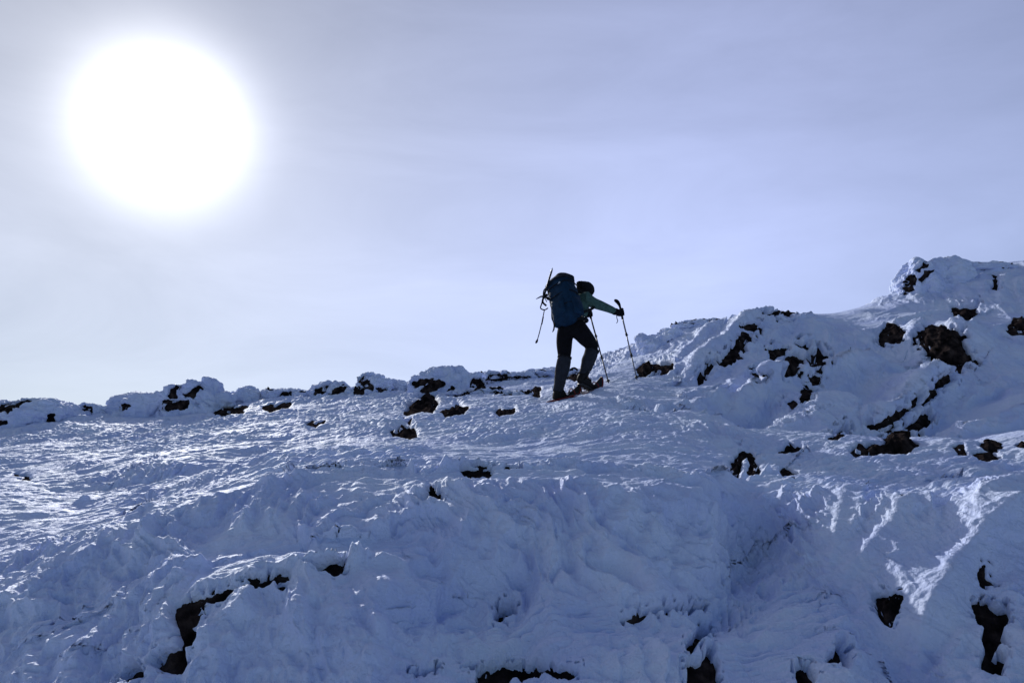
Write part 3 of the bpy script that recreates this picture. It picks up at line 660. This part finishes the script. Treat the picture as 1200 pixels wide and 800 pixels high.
B("snowy_boulder", "small wedge shaped boulder with a black left face in front of the skyline row", 602, 44, 461, 12.0, z3((603,227,630,193,655,183,667,200,690,213,682,230,645,230,625,237)), 13, big=False)
B("snowy_boulder", "snow smothered low boulder behind the black wedge of rock", 560, 70, 457, 12.8, z3((540,207,560,198,592,204,550,220),(488,190,500,180,515,176,500,200)), 14, big=False)
B("snowy_boulder", "rough frosted boulder above the tip of the right hand pole", 774, 62, 386, 13.3, z4((12,312,22,312,22,332,14,330),(36,318,48,312,52,350,40,378,36,340),(0,395,14,392,16,405,-10,412)), 15, rough=.9, sink=.9, lean=.15)
B("snowy_boulder", "rounded snow hump on the skyline just left of the larger rounded hump", 815, 70, 376, 13.9, z4((146,236,170,228,190,230,150,250),(70,285,80,280,86,290,70,298)), 18, rough=.7, sink=.9)
B("snowy_crag", "tall flat topped rime crag on the right skyline with black slits in its face", 1090, 86, 301, 14.4, z4((842,72,875,48,873,66,850,80),(798,114,820,93,842,104,838,122,804,127),(852,107,870,80,895,77,870,97,858,112),(796,135,826,131,832,143,800,144),(797,154,809,158,800,178,791,170)), 16, layered=.5, rough=.6, sink=.8)
B("snowy_crag", "lower snow block joined to the right side of the tall crag", 1150, 74, 309, 14.8, [], 17, layered=.3, rough=.5, sink=1.0, big=False)
# ------------------------------------------------------------------ the hiker
HD = 9.8
def hp(px, py, dd=0.0): return at(px, py, HD + dd)
HX = Vector((0.75, 0.66, 0)).normalized(); SX = Vector((0.66, -0.75, 0)).normalized(); UP = Vector((0, 0, 1))
def skin(name, nodes, edges, mat, parent, sub=2, root=0):
    """grow one continuous surface round a skeleton; nodes = [(Vector, radius or (rx, ry))]"""
    me = bpy.data.meshes.new(name + "_skeleton")
    me.from_pydata([p[:] for p, r in nodes], edges, []); me.update()
    tmp = bpy.data.objects.new(name + "_skeleton", me); COL.objects.link(tmp)
    tmp.modifiers.new("s", "SKIN")
    for i, (p, r) in enumerate(nodes):
        sv = me.skin_vertices[0].data[i]; sv.radius = r if isinstance(r, tuple) else (r, r); sv.use_root = (i == root)
    sb = tmp.modifiers.new("u", "SUBSURF"); sb.levels = sub; sb.render_levels = sub
    dg = bpy.context.evaluated_depsgraph_get(); dg.update()
    m2 = bpy.data.meshes.new_from_object(tmp.evaluated_get(dg)); m2.name = name
    bpy.data.objects.remove(tmp); bpy.data.meshes.remove(me)
    m2.materials.clear()
    if parent: m2.transform(Matrix.Translation(-root_loc(parent)))
    o = link(name, m2, mat)
    if parent: o.parent = parent
    return o
def root_loc(p):
    v = Vector(p.location)
    while p.parent: p = p.parent; v += p.location
    return v
def mesh_world(name, V, Fc, mat, parent, smooth=True):
    me = bpy.data.meshes.new(name); off = root_loc(parent) if parent else Vector()
    me.from_pydata([(Vector(v) - off)[:] for v in V], [], Fc); me.update()
    o = link(name, me, mat, None, smooth)
    if parent: o.parent = parent
    return o
def tube(pts, rad, seg=8, flat=None):
    """swept tube through pts (radii list or number); flat=(dir, factor) squashes it"""
    V, Fc = [], []; n_ = len(pts)
    rad = rad if isinstance(rad, (list, tuple)) else [rad] * n_
    prev = None
    for i, p in enumerate(pts):
        t = (Vector(pts[min(i + 1, n_ - 1)]) - Vector(pts[max(i - 1, 0)])).normalized()
        a = prev if prev is not None else (Vector((0, 0, 1)) if abs(t.z) < 0.9 else Vector((1, 0, 0)))
        a = (a - t * a.dot(t)).normalized(); prev = a; b = t.cross(a)
        for k_ in range(seg):
            an = 2 * math.pi * k_ / seg; V.append(Vector(p) + (a * math.cos(an) + b * math.sin(an)) * rad[i])
    for i in range(n_ - 1):
        for k_ in range(seg):
            Fc.append((i * seg + k_, i * seg + (k_ + 1) % seg, (i + 1) * seg + (k_ + 1) % seg, (i + 1) * seg + k_))
    Fc.append(tuple(reversed(range(seg)))); Fc.append(tuple((n_ - 1) * seg + k_ for k_ in range(seg)))
    return V, Fc
def join(*parts):
    V, Fc = [], []
    for v, f in parts:
        o = len(V); V += list(v); Fc += [tuple(i + o for i in q) for q in f]
    return V, Fc
def smooth_path(pts, n_=6):
    pts = [Vector(p) for p in pts]; out_ = []
    for i in range(len(pts) - 1):
        p0 = pts[max(i - 1, 0)]; p1 = pts[i]; p2 = pts[i + 1]; p3 = pts[min(i + 2, len(pts) - 1)]
        for k_ in range(n_):
            t = k_ / n_
            out_.append(0.5 * ((2 * p1) + (p2 - p0) * t + (2 * p0 - 5 * p1 + 4 * p2 - p3) * t * t + (-p0 + 3 * p1 - 3 * p2 + p3) * t ** 3))
    out_.append(pts[-1]); return out_
def superloft(secs, seg=28, wrinkle=0.0, seed=0, cap=True):
    """secs: (centre, u, v, half_u, half_v, exponent)"""
    V, Fc = [], []
    for j, (c, u, v_, hu, hv, ex) in enumerate(secs):
        for k_ in range(seg):
            a = 2 * math.pi * k_ / seg; ca_, sa_ = math.cos(a), math.sin(a)
            x_ = math.copysign(abs(ca_) ** (2 / ex), ca_) * hu; y_ = math.copysign(abs(sa_) ** (2 / ex), sa_) * hv
            p = Vector(c) + Vector(u) * x_ + Vector(v_) * y_
            if wrinkle:
                q = np.array([[p.x * 14 + seed, p.y * 14, p.z * 22]]); n1 = float(vnoise(q[:, 0], q[:, 1], q[:, 2])[0])
                p += (p - Vector(c)).normalized() * wrinkle * n1
            V.append(p)
    for j in range(len(secs) - 1):
        for k_ in range(seg):
            Fc.append((j * seg + k_, j * seg + (k_ + 1) % seg, (j + 1) * seg + (k_ + 1) % seg, (j + 1) * seg + k_))
    if cap: Fc.append(tuple(reversed(range(seg)))); Fc.append(tuple((len(secs) - 1) * seg + k_ for k_ in range(seg)))
    return V, Fc

M_skin = fabric("skin", (0.45, 0.28, 0.21), 0.6); M_jacket = fabric("green_softshell", (0.052, 0.105, 0.092), 0.9)
M_trouser = fabric("black_trousers", (0.004, 0.004, 0.006)); M_gaiter = fabric("grey_gaiter", (0.021, 0.024, 0.033), 0.85)
M_black = fabric("black_fabric", (0.008, 0.008, 0.010)); M_boot = fabric("black_boot", (0.010, 0.009, 0.010), 0.7)
M_pack = fabric("teal_pack", (0.004, 0.024, 0.055), 0.75); M_lid = fabric("navy_pack_lid", (0.006, 0.012, 0.022), 0.8)
M_red = fabric("red_plastic", (0.17, 0.012, 0.012), 0.5, spec=0.4); M_metal = fabric("dull_metal", (0.16, 0.16, 0.18), 0.4, spec=0.5)
M_dark = fabric("dark_metal", (0.015, 0.015, 0.018), 0.5, spec=0.4); M_tag = fabric("pale_tag", (0.4, 0.45, 0.5), 0.7)
M_hair = fabric("dark_hair", (0.012, 0.009, 0.008), 0.7)

P = empty("person", hp(672, 470), "hiker in a green jacket leaning forward as they climb the snow with two poles", "person")
head = hp(687, 342, .36); fwd = (HX * 0.86 - UP * 0.5).normalized(); hup = (UP * 0.86 + HX * 0.5).normalized()
rs, ls = hp(687, 351, .10), hp(673, 351, .38)
re, le = hp(704, 358, .27), hp(682, 366, .52)
rw, lw = hp(721, 365, .40), hp(688, 368, .60)
rh, lh = hp(728, 366, .42), hp(691, 367, .62)
nd = [(hp(670, 379, .0), (.13, .11)), (hp(674, 367, .07), (.12, .10)), (hp(679, 356, .17), (.10, .09)), (hp(683, 350, .26), .05), (head - hup * .09, .055), (head - hup * .02 + fwd * .01, .088), (head + hup * .075, .072),
      (rs, .036), (re, .034), (rw, .028), (rw.lerp(rh, .6), .030), (ls, .036), (le, .034), (lw, .028), (lw.lerp(lh, .6), .030),
      (hp(678, 384, -.07), .09), (hp(695, 407, .12), .058), (hp(689, 421, .07), .055), (hp(684, 437, .02), .038), (hp(692, 451, .12), .035),
      (hp(662, 385, .07), .09), (hp(662, 418, .04), .058), (hp(657, 436, .01), .055), (hp(654, 457, -.03), .038), (hp(662, 466, .1), .035),
      (head - hup * .015 + fwd * .100, .016), (head - hup * .085 + fwd * .06, .028),
      (head + SX * .088 - hup * .015, .014), (head - SX * .088 - hup * .015, .014)]
eg = [(0, 1), (1, 2), (2, 3), (3, 4), (4, 5), (5, 6), (3, 7), (7, 8), (8, 9), (9, 10), (3, 11), (11, 12), (12, 13), (13, 14), (0, 15), (15, 16), (16, 17), (17, 18), (18, 19),
      (0, 20), (20, 21), (21, 22), (22, 23), (23, 24), (5, 25), (4, 26), (5, 27), (5, 28)]
skin("body", nd, eg, M_skin, P)
# face: eyes and mouth sit on the body's head
for s_ in (-1, 1):
    V, Fc = ico(2); c = head + fwd * .083 + SX * (.032 * s_) + hup * .01
    mesh_world("eye", [c + Vector(v) * .011 for v in V.tolist()], [tuple(f) for f in Fc.tolist()], M_hair, P)
V, Fc = tube([head + fwd * .088 - hup * .052 + SX * t for t in (-.02, 0, .02)], [.004, .006, .004]); mesh_world("mouth", V, Fc, M_red if False else M_skin, P)
# jacket
nj = [(hp(670, 376, .02), (.165, .15)), (hp(674, 366, .08), (.15, .13)), (hp(679, 356, .18), (.165, .14)), (hp(683, 350, .27), (.10, .10)), (hp(685, 346, .31), .062),
      (hp(686, 349, .12), .098), (hp(694, 354.5, .18), .082), (re, .072), (hp(713, 361.5, .34), .060), (rw, .052), (ls, .078), (le, .058), (lw, .042)]
skin("jacket", nj, [(0, 1), (1, 2), (2, 3), (3, 4), (3, 5), (5, 6), (6, 7), (7, 8), (8, 9), (3, 10), (10, 11), (11, 12)], M_jacket, P)
nt_ = [(hp(672, 371, .04), (.16, .145)), (hp(670, 378, .0), (.185, .165)), (hp(679, 388, -.06), .138), (hp(687, 397, .03), .126), (hp(694.5, 406, .12), .103), (hp(692, 413, .10), .090),
       (hp(662, 388, .06), .135), (hp(661, 401, .05), .122), (hp(661.5, 415, .04), .098), (hp(661, 423, .03), .080)]
skin("trousers", nt_, [(0, 1), (1, 2), (2, 3), (3, 4), (4, 5), (1, 6), (6, 7), (7, 8), (8, 9)], M_trouser, P)
def leg_loft(a, b, r0, r1, rm, seed):
    t = (b - a).normalized(); u = (SX - t * SX.dot(t)).normalized(); v_ = t.cross(u)
    secs = []
    for k_ in range(15):
        f = k_ / 14; r = r0 + (r1 - r0) * f + rm * math.sin(math.pi * min(1, f * 1.3)); c = a.lerp(b, f)
        secs.append((c, u, v_, r * .95, r * 1.05, 2.2))
    return superloft(secs, 24, .008, seed)
for a, b, sd_ in ((hp(694.5, 409, .11), hp(683.5, 440, .02), 3), (hp(662, 417, .035), hp(653.5, 459, -.02), 9)):
    V, Fc = leg_loft(a, b, .084, .066, .012, sd_); g_ = mesh_world("gaiter", V, Fc, M_gaiter, P)
    t = (b - a).normalized(); c = a + t * .02; u = SX; v_ = t.cross(u).normalized()
    V, Fc = superloft([(c - t * .012, u, v_, .092, .096, 2.2), (c + t * .012, u, v_, .092, .096, 2.2)], 24); o = mesh_world("strap", V, Fc, M_black, g_)
for nds in ([(hp(684, 437, .02), .068), (hp(679, 445.5, -.04), .052), (hp(686, 449, .05), .056), (hp(692.5, 453, .12), .052), (hp(698, 455.5, .18), .040)],
            [(hp(654, 456, -.02), .070), (hp(651.5, 466, -.06), .055), (hp(657, 466.5, .02), .058), (hp(662, 466.5, .09), .054), (hp(666.5, 465.5, .16), .042)]):
    b_ = skin("boot", nds, [(0, 1), (0, 2), (1, 2), (2, 3), (3, 4)], M_boot, P)
    sole = [p - UP * (r * .92) for p, r in nds[1:]]
    path = smooth_path(sole, 4); t = (path[-1] - path[0]).normalized()
    dn = SX.cross(t).normalized(); 
    V, Fc = superloft([(p, SX, dn, .048 if i < 12 else .036, .014, 4) for i, p in enumerate(path)], 16); mesh_world("sole", V, Fc, M_dark, b_)
# hood, open at the face, with its back drawn down to the collar
V, Fc = ico(4); keep = []; VV = []
for v in V.tolist():
    v = Vector(v); p = head + hup * .02 + fwd * (v.y * .122 - .012) + SX * v.x * .108 + hup * (v.z * .125)
    p -= fwd * (.10 * max(0, -v.y) ** 1.5 * max(0, .75 - abs(v.z)))
    VV.append(p + (p - head).normalized() * .005 * math.sin(v.x * 19) )
Fk = [tuple(f) for f in Fc.tolist() if not all((V[i][1] > .55 and V[i][2] < .35) or V[i][2] < -.75 for i in f)]
hat = mesh_world("hood", VV, Fk, M_black, P)
hat.modifiers.new("thick", "SOLIDIFY").thickness = .008
V, Fc = superloft([(head - hup * (.05 + .02 * k_) - fwd * .03, SX, fwd, .085 + .006 * k_, .085 + .004 * k_, 2.2) for k_ in range(5)], 20, .006, 4, cap=False)
nb = mesh_world("neck_gaiter", V, Fc, M_black, P); nb.modifiers.new("thick", "SOLIDIFY").thickness = .008

# ------------------------------------------------------------------ trekking poles
def pole(label, top, tip, hand, hook, D_=0):
    ax_ = (top - tip).normalized(); Ln = (top - tip).length
    gp = hand
    root = empty("trekking_pole", tip, label, "trekking pole", "trekking poles held by the hiker")
    a = tip.lerp(gp, .0); m_ = tip.lerp(gp, .38); n2 = tip.lerp(gp, .68)
    V, Fc = join(tube([tip + ax_ * .03, m_], .0085), tube([m_, n2], .0098), tube([n2, gp - ax_ * .05], .0112)); mesh_world("shaft", V, Fc, M_metal if hook else M_dark, root)
    for q in (m_, n2):
        V, Fc = join(tube([q - ax_ * .03, q - ax_ * .01, q + ax_ * .01, q + ax_ * .03], [.012, .016, .016, .012]), tube([q + SX * .005, q + SX * .026 - ax_ * .012], [.008, .006])); mesh_world("clamp", V, Fc, M_dark, root)
    V, Fc = tube([tip, tip + ax_ * .035], [.003, .009]); mesh_world("tip", V, Fc, M_metal, root)
    V, Fc = tube([tip + ax_ * .05, tip + ax_ * .055, tip + ax_ * .068, tip + ax_ * .085], [.010, .030, .026, .011], 16); mesh_world("basket", V, Fc, M_dark, root)
    if hook:
        pts = smooth_path([gp - ax_ * .10, gp, gp + ax_ * .06, gp + ax_ * .11 + Vector((-.004, 0, 0)), gp + ax_ * .155 + Vector((-.022, 0, 0)), gp + ax_ * .185 + Vector((-.06, 0, 0))], 4)
        rr_ = [.016 + .011 * sstep(.45, .8, i / (len(pts) - 1)) - .014 * sstep(.86, 1, i / (len(pts) - 1)) for i in range(len(pts))]
        rr_ = [float(r_) for r_ in rr_]
    else:
        pts = smooth_path([gp - ax_ * .08, gp, gp + ax_ * .05, gp + ax_ * .075], 4); rr_ = [.016] * (len(pts) - 3) + [.019, .021, .014]
    V, Fc = tube(pts, rr_, 12); mesh_world("grip", V, Fc, M_black, root)
    w0 = gp + ax_ * .02 - HX * .05
    V, Fc = tube(smooth_path([gp + ax_ * .03, gp - HX * .06 + UP * .01, w0 - HX * .045 - UP * .05, hand - HX * .095 - UP * .10, hand - HX * .08 - UP * .13, hand - HX * .105 - UP * .17], 5), .0055, 6)
    mesh_world("wrist_strap", V, Fc, M_black, root)
    return root, ax_
tip_r = at(747, 446, 10.25); tip_r.z = ground_z(tip_r.x, tip_r.y) - .03
tip_l = at(714, 452, 10.3); tip_l.z = ground_z(tip_l.x, tip_l.y) - .03
pr, axr = pole("trekking pole farther right, its long curved grip rising above the outstretched glove", rh + UP * .1, tip_r, rh, True)
pl, axl = pole("trekking pole nearer the legs, its grip held close behind the hiker's elbow", lh + UP * .05, tip_l, lh, False)
def glove(C_, ax_, wrist):
    f = (C_ - wrist); f = (f - ax_ * f.dot(ax_)).normalized(); s_ = ax_.cross(f)
    circ = lambda an, rr_, h_: C_ + (f * math.cos(R(an)) + s_ * math.sin(R(an))) * rr_ + ax_ * h_
    nds = [(wrist, .046), (wrist.lerp(C_, .45), .050), (C_ - f * .042 + s_ * .012, (.044, .048))]; eds = [(0, 1), (1, 2)]
    for i, (h_, ln) in enumerate(((.040, .95), (.014, 1.05), (-.012, 1.0), (-.036, .85))):
        b0 = len(nds)
        nds += [(circ(125, .044, h_ * .9), .0205), (circ(70, .040 * ln, h_), .0185), (circ(10, .037 * ln, h_ * 1.02), .0170), (circ(-50 * ln, .032, h_ * .98), .0150)]
        eds += [(2, b0), (b0, b0 + 1), (b0 + 1, b0 + 2), (b0 + 2, b0 + 3)]
    b0 = len(nds)
    nds += [(circ(-140, .045, .022), .018), (circ(-95, .040, .040), .0155), (circ(-50, .036, .048), .0135)]; eds += [(2, b0), (b0, b0 + 1), (b0 + 1, b0 + 2)]
    g_ = skin("glove", nds, eds, M_black, P)
    t = (C_ - wrist).normalized(); u = ax_; v_ = t.cross(u).normalized(); u = v_.cross(t)
    V, Fc = superloft([(wrist - t * .03, u, v_, .048, .046, 2.2), (wrist + t * .0, u, v_, .050, .048, 2.2), (wrist + t * .03, u, v_, .044, .042, 2.2)], 20, .003); mesh_world("cuff", V, Fc, M_black, g_)
glove(rh, axr, rw); glove(lh, axl, lw)

# ------------------------------------------------------------------ backpack
BK = empty("backpack", hp(667, 380, -.18), "large dark teal backpack on the hiker's back with straps dangling at its side", "backpack")
b0, b1 = hp(668, 379, -.15), hp(657.5, 331, .07); axp = (b1 - b0).normalized()
pu = (SX - axp * SX.dot(axp)).normalized(); pv = axp.cross(pu).normalized()
if pv.dot(HX) > 0: pv = -pv
Lp = (b1 - b0).length
secs = []
for k_ in range(25):
    f = k_ / 24; e = min(1, (f / .10)) ** .5 if f < .10 else 1; e = max(e, .45)
    wdt = (.165 + .035 * math.sin(math.pi * min(1, f * .9 + .15))) * e; dpt = (.125 + .045 * math.sin(math.pi * (f * .8 + .05))) * e
    secs.append((b0 + axp * (Lp * f) + pv * .01, pu, pv, wdt, dpt, 3.0))
V, Fc = superloft(secs, 44, .012, 2); bag = mesh_world("bag", V, Fc, M_pack, BK)
secs = []
for k_ in range(11):
    f = k_ / 10; e = math.cos(f * math.pi / 2 * .97) ** .42
    secs.append((b1 + axp * (-.035 + .155 * f) - pu * .015 + pv * (.012 - .05 * f), pu, pv, .205 * e, .175 * e, 2.6))
V, Fc = superloft(secs, 40, .014, 6); lid = mesh_world("lid", V, Fc, M_lid, BK)
def on_pack(u_, f, out_): return b0 + axp * (Lp * f) + pu * u_ + pv * out_
V, Fc = superloft([(on_pack(-.0, .12 + .4 * k_ / 8, .158), pu, pv, .115, .030 + .022 * math.sin(math.pi * k_ / 8), 3) for k_ in range(9)], 28, .008, 9); mesh_world("front_pocket", V, Fc, M_pack, BK)
for s_ in (-1, 1):
    V, Fc = superloft([(on_pack(s_ * .195, .06 + .36 * k_ / 8, .01), pu, pv, .018 + .028 * math.sin(math.pi * (k_ + .8) / 10), .085, 2.6) for k_ in range(9)], 24, .008, 12 + s_); mesh_world("side_pocket", V, Fc, M_pack, BK)
for f in (.30, .58, .82):
    path = [on_pack(.21 * math.cos(a), f + .02 * math.sin(3 * a), .01 + .182 * math.sin(a)) for a in np.linspace(-.5, math.pi + .5, 22)]
    V, Fc = tube(path, .0075, 6); mesh_world("compression_strap", V, Fc, M_black, BK)
for s_ in (-1, 1):
    sh = rs if s_ > 0 else ls
    path = smooth_path([on_pack(s_ * .09, .86, -.12), sh * .55 + hp(682, 349, .26) * .45 + UP * .055, sh * .6 + hp(682, 352, .24) * .4 + HX * .13 - UP * .02, hp(680 + 2 * s_, 361, .16) + SX * (.12 * s_) + HX * .10, on_pack(s_ * .17, .18, -.12)], 6)
    V, Fc = tube(path, .019, 8); mesh_world("shoulder_strap", V, Fc, M_black, BK)
belt = [hp(671, 376, .02) + SX * (.205 * math.cos(a)) + HX * (.185 * math.sin(a)) - UP * .0 for a in np.linspace(-1.2, math.pi + 1.2, 26)]
V, Fc = tube(belt, .024, 8); mesh_world("hip_belt", V, Fc, M_black, BK)
for fx_, dl in ((-.16, .10), (-.10, .14)):
    V, Fc = tube([on_pack(fx_, .80, .18), on_pack(fx_ - .01, .66, .20), on_pack(fx_, .8 - dl * 2.3, .19)], .006, 6); mesh_world("lid_strap", V, Fc, M_black, BK)
V, Fc = superloft([(on_pack(.10, .80 + .012 * k_, .172 ), pu, pv, .024, .006, 4) for k_ in range(3)], 12); mesh_world("label_patch", V, Fc, M_tag, BK)
# loose webbing, loops and the dangling cord on the left side
V, Fc = join(tube(smooth_path([hp(642, 336, .02), hp(637.5, 340, .0), hp(636.5, 347, .0), hp(635, 355, .0), hp(633.5, 361, .0), hp(638, 363, .0), hp(642, 361, .02)], 5), .009, 6),
             tube(smooth_path([hp(641, 345, .02), hp(637, 349, -.02), hp(636, 354, -.02), hp(640, 358, .02)], 5), .014, 8),
             tube(smooth_path([hp(643, 351, .02), hp(639, 347, -.02), hp(637, 344, -.03)], 5), .016, 8))
mesh_world("loose_webbing", V, Fc, M_black, BK)
V, Fc = join(tube(smooth_path([hp(638, 363, .0), hp(636.2, 372, -.01), hp(634.5, 380, .0), hp(631.8, 391, .01), hp(629.5, 399, .0)], 5), .0065, 6), tube([hp(636.6, 371, 0), hp(634.8, 380, 0)], .0095, 6), tube([hp(630, 397.5, .0), hp(629, 400, .0), hp(627.8, 402, 0)], [.009, .016, .010], 8))
mesh_world("dangling_strap", V, Fc, M_black, BK)
V, Fc = join(tube([hp(650, 378, -.2), hp(649, 386, -.22), hp(647.5, 389, -.22)], [.011, .010, .006], 8)); mesh_world("belt_tail", V, Fc, M_black, BK)
# ice axe strapped on upside down
IA = empty("ice_axe", hp(636, 350, .0), "ice axe strapped upright to the left side of the backpack, spike upwards", "ice axe")
a_, b_ = hp(636.5, 350, -.0), hp(646, 319, -.0); t = (b_ - a_).normalized()
V, Fc = tube([a_, a_.lerp(b_, .5), b_], [.014, .013, .013], 10); mesh_world("shaft", V, Fc, M_dark, IA)
V, Fc = tube([b_, b_ + t * .03, b_ + t * .065], [.014, .012, .003], 8); mesh_world("spike", V, Fc, M_metal, IA)
V, Fc = tube(smooth_path([hp(641, 346, .02), hp(637.5, 347.5, .0), hp(634, 347.5, -.02), hp(628, 350.5, -.03)], 4), [.012] * 5 + [.013] * 3 + [.012, .010, .008, .006, .003], 8); mesh_world("head", V, Fc, M_metal, IA)

# ------------------------------------------------------------------ snowshoes
def snowshoe(label, c, yaw_dir, ln=.58, wd=.095, lift=.03):
    f2 = Vector((yaw_dir.x, yaw_dir.y, 0)).normalized(); s2 = Vector((f2.y, -f2.x, 0))
    p0 = c - f2 * ln * .45; p1 = c + f2 * ln * .45
    z0, z1 = ground_z(p0.x, p0.y), ground_z(p1.x, p1.y); p0.z = z0; p1.z = z1
    f = (p1 - p0).normalized(); s3 = (s2 - f * s2.dot(f)).normalized(); n3 = s3.cross(f)
    c2 = (p0 + p1) / 2 + n3 * lift
    root = empty("snowshoe", c2, label, "snowshoe", "snowshoes strapped to the hiker's boots")
    def out(a, k_=1.0):
        t = math.cos(a); wid = wd * (math.sin(a)) * (1 - .16 * (t < 0) * abs(t)); up = .12 * max(0, (t - .62) / .38) ** 1.7
        return c2 + f * (ln / 2 * t * k_) + s3 * wid * k_ + n3 * up
    ring = [out(a) for a in np.linspace(0, 2 * math.pi, 41)]
    V, Fc = tube(ring, .010, 8); mesh_world("frame", V, Fc, M_red, root)
    top = [out(a, .96) + n3 * .004 for a in np.linspace(0, 2 * math.pi, 40, endpoint=False)]; bot = [p - n3 * .008 for p in top]
    Vd = top + bot + [c2 + n3 * .004, c2 - n3 * .004]; Fd = []
    for i in range(40):
        j = (i + 1) % 40; Fd += [(i, j, 80), (40 + j, 40 + i, 81), (i, 40 + i, 40 + j, j)]
    mesh_world("deck", Vd, Fd, M_dark, root, False)
    for t in (-.06, .06, .13):
        V, Fc = tube([c2 + f * t + s3 * a + n3 * (.012 + h_) for a, h_ in ((-.075, 0), (-.062, .05), (0, .085 if t > .1 else .03), (.062, .05), (.075, 0))], .0075, 6); mesh_world("binding_strap", V, Fc, M_red if t > .1 else M_black, root)
    for t in (-.16, .10):
        prof = [(-.065, .0), (-.055, -.035), (-.035, -.008), (-.012, -.008), (0, -.035), (.012, -.008), (.035, -.008), (.055, -.035), (.065, .0)]
        Vt = [c2 + f * (t + e_) + s3 * a - n3 * .006 + n3 * h_ for e_ in (-.003, .003) for a, h_ in prof]; m_ = len(prof)
        Ft = [tuple(range(m_)), tuple(reversed(range(m_, 2 * m_)))] + [(i_, i_ + m_, (i_ + 1) % m_ + m_, (i_ + 1) % m_) for i_ in range(m_)]
        mesh_world("crampon", Vt, Ft, M_metal, root, False)
snowshoe("red framed snowshoe flat on the snow under the trailing boot", hp(662, 470, .06), Vector((0.86, 0.50, 0)), lift=.008)
snowshoe("red framed snowshoe with its upturned tip showing ahead of the front boot", hp(690, 459, .13), Vector((0.82, 0.57, 0)), lift=.004)
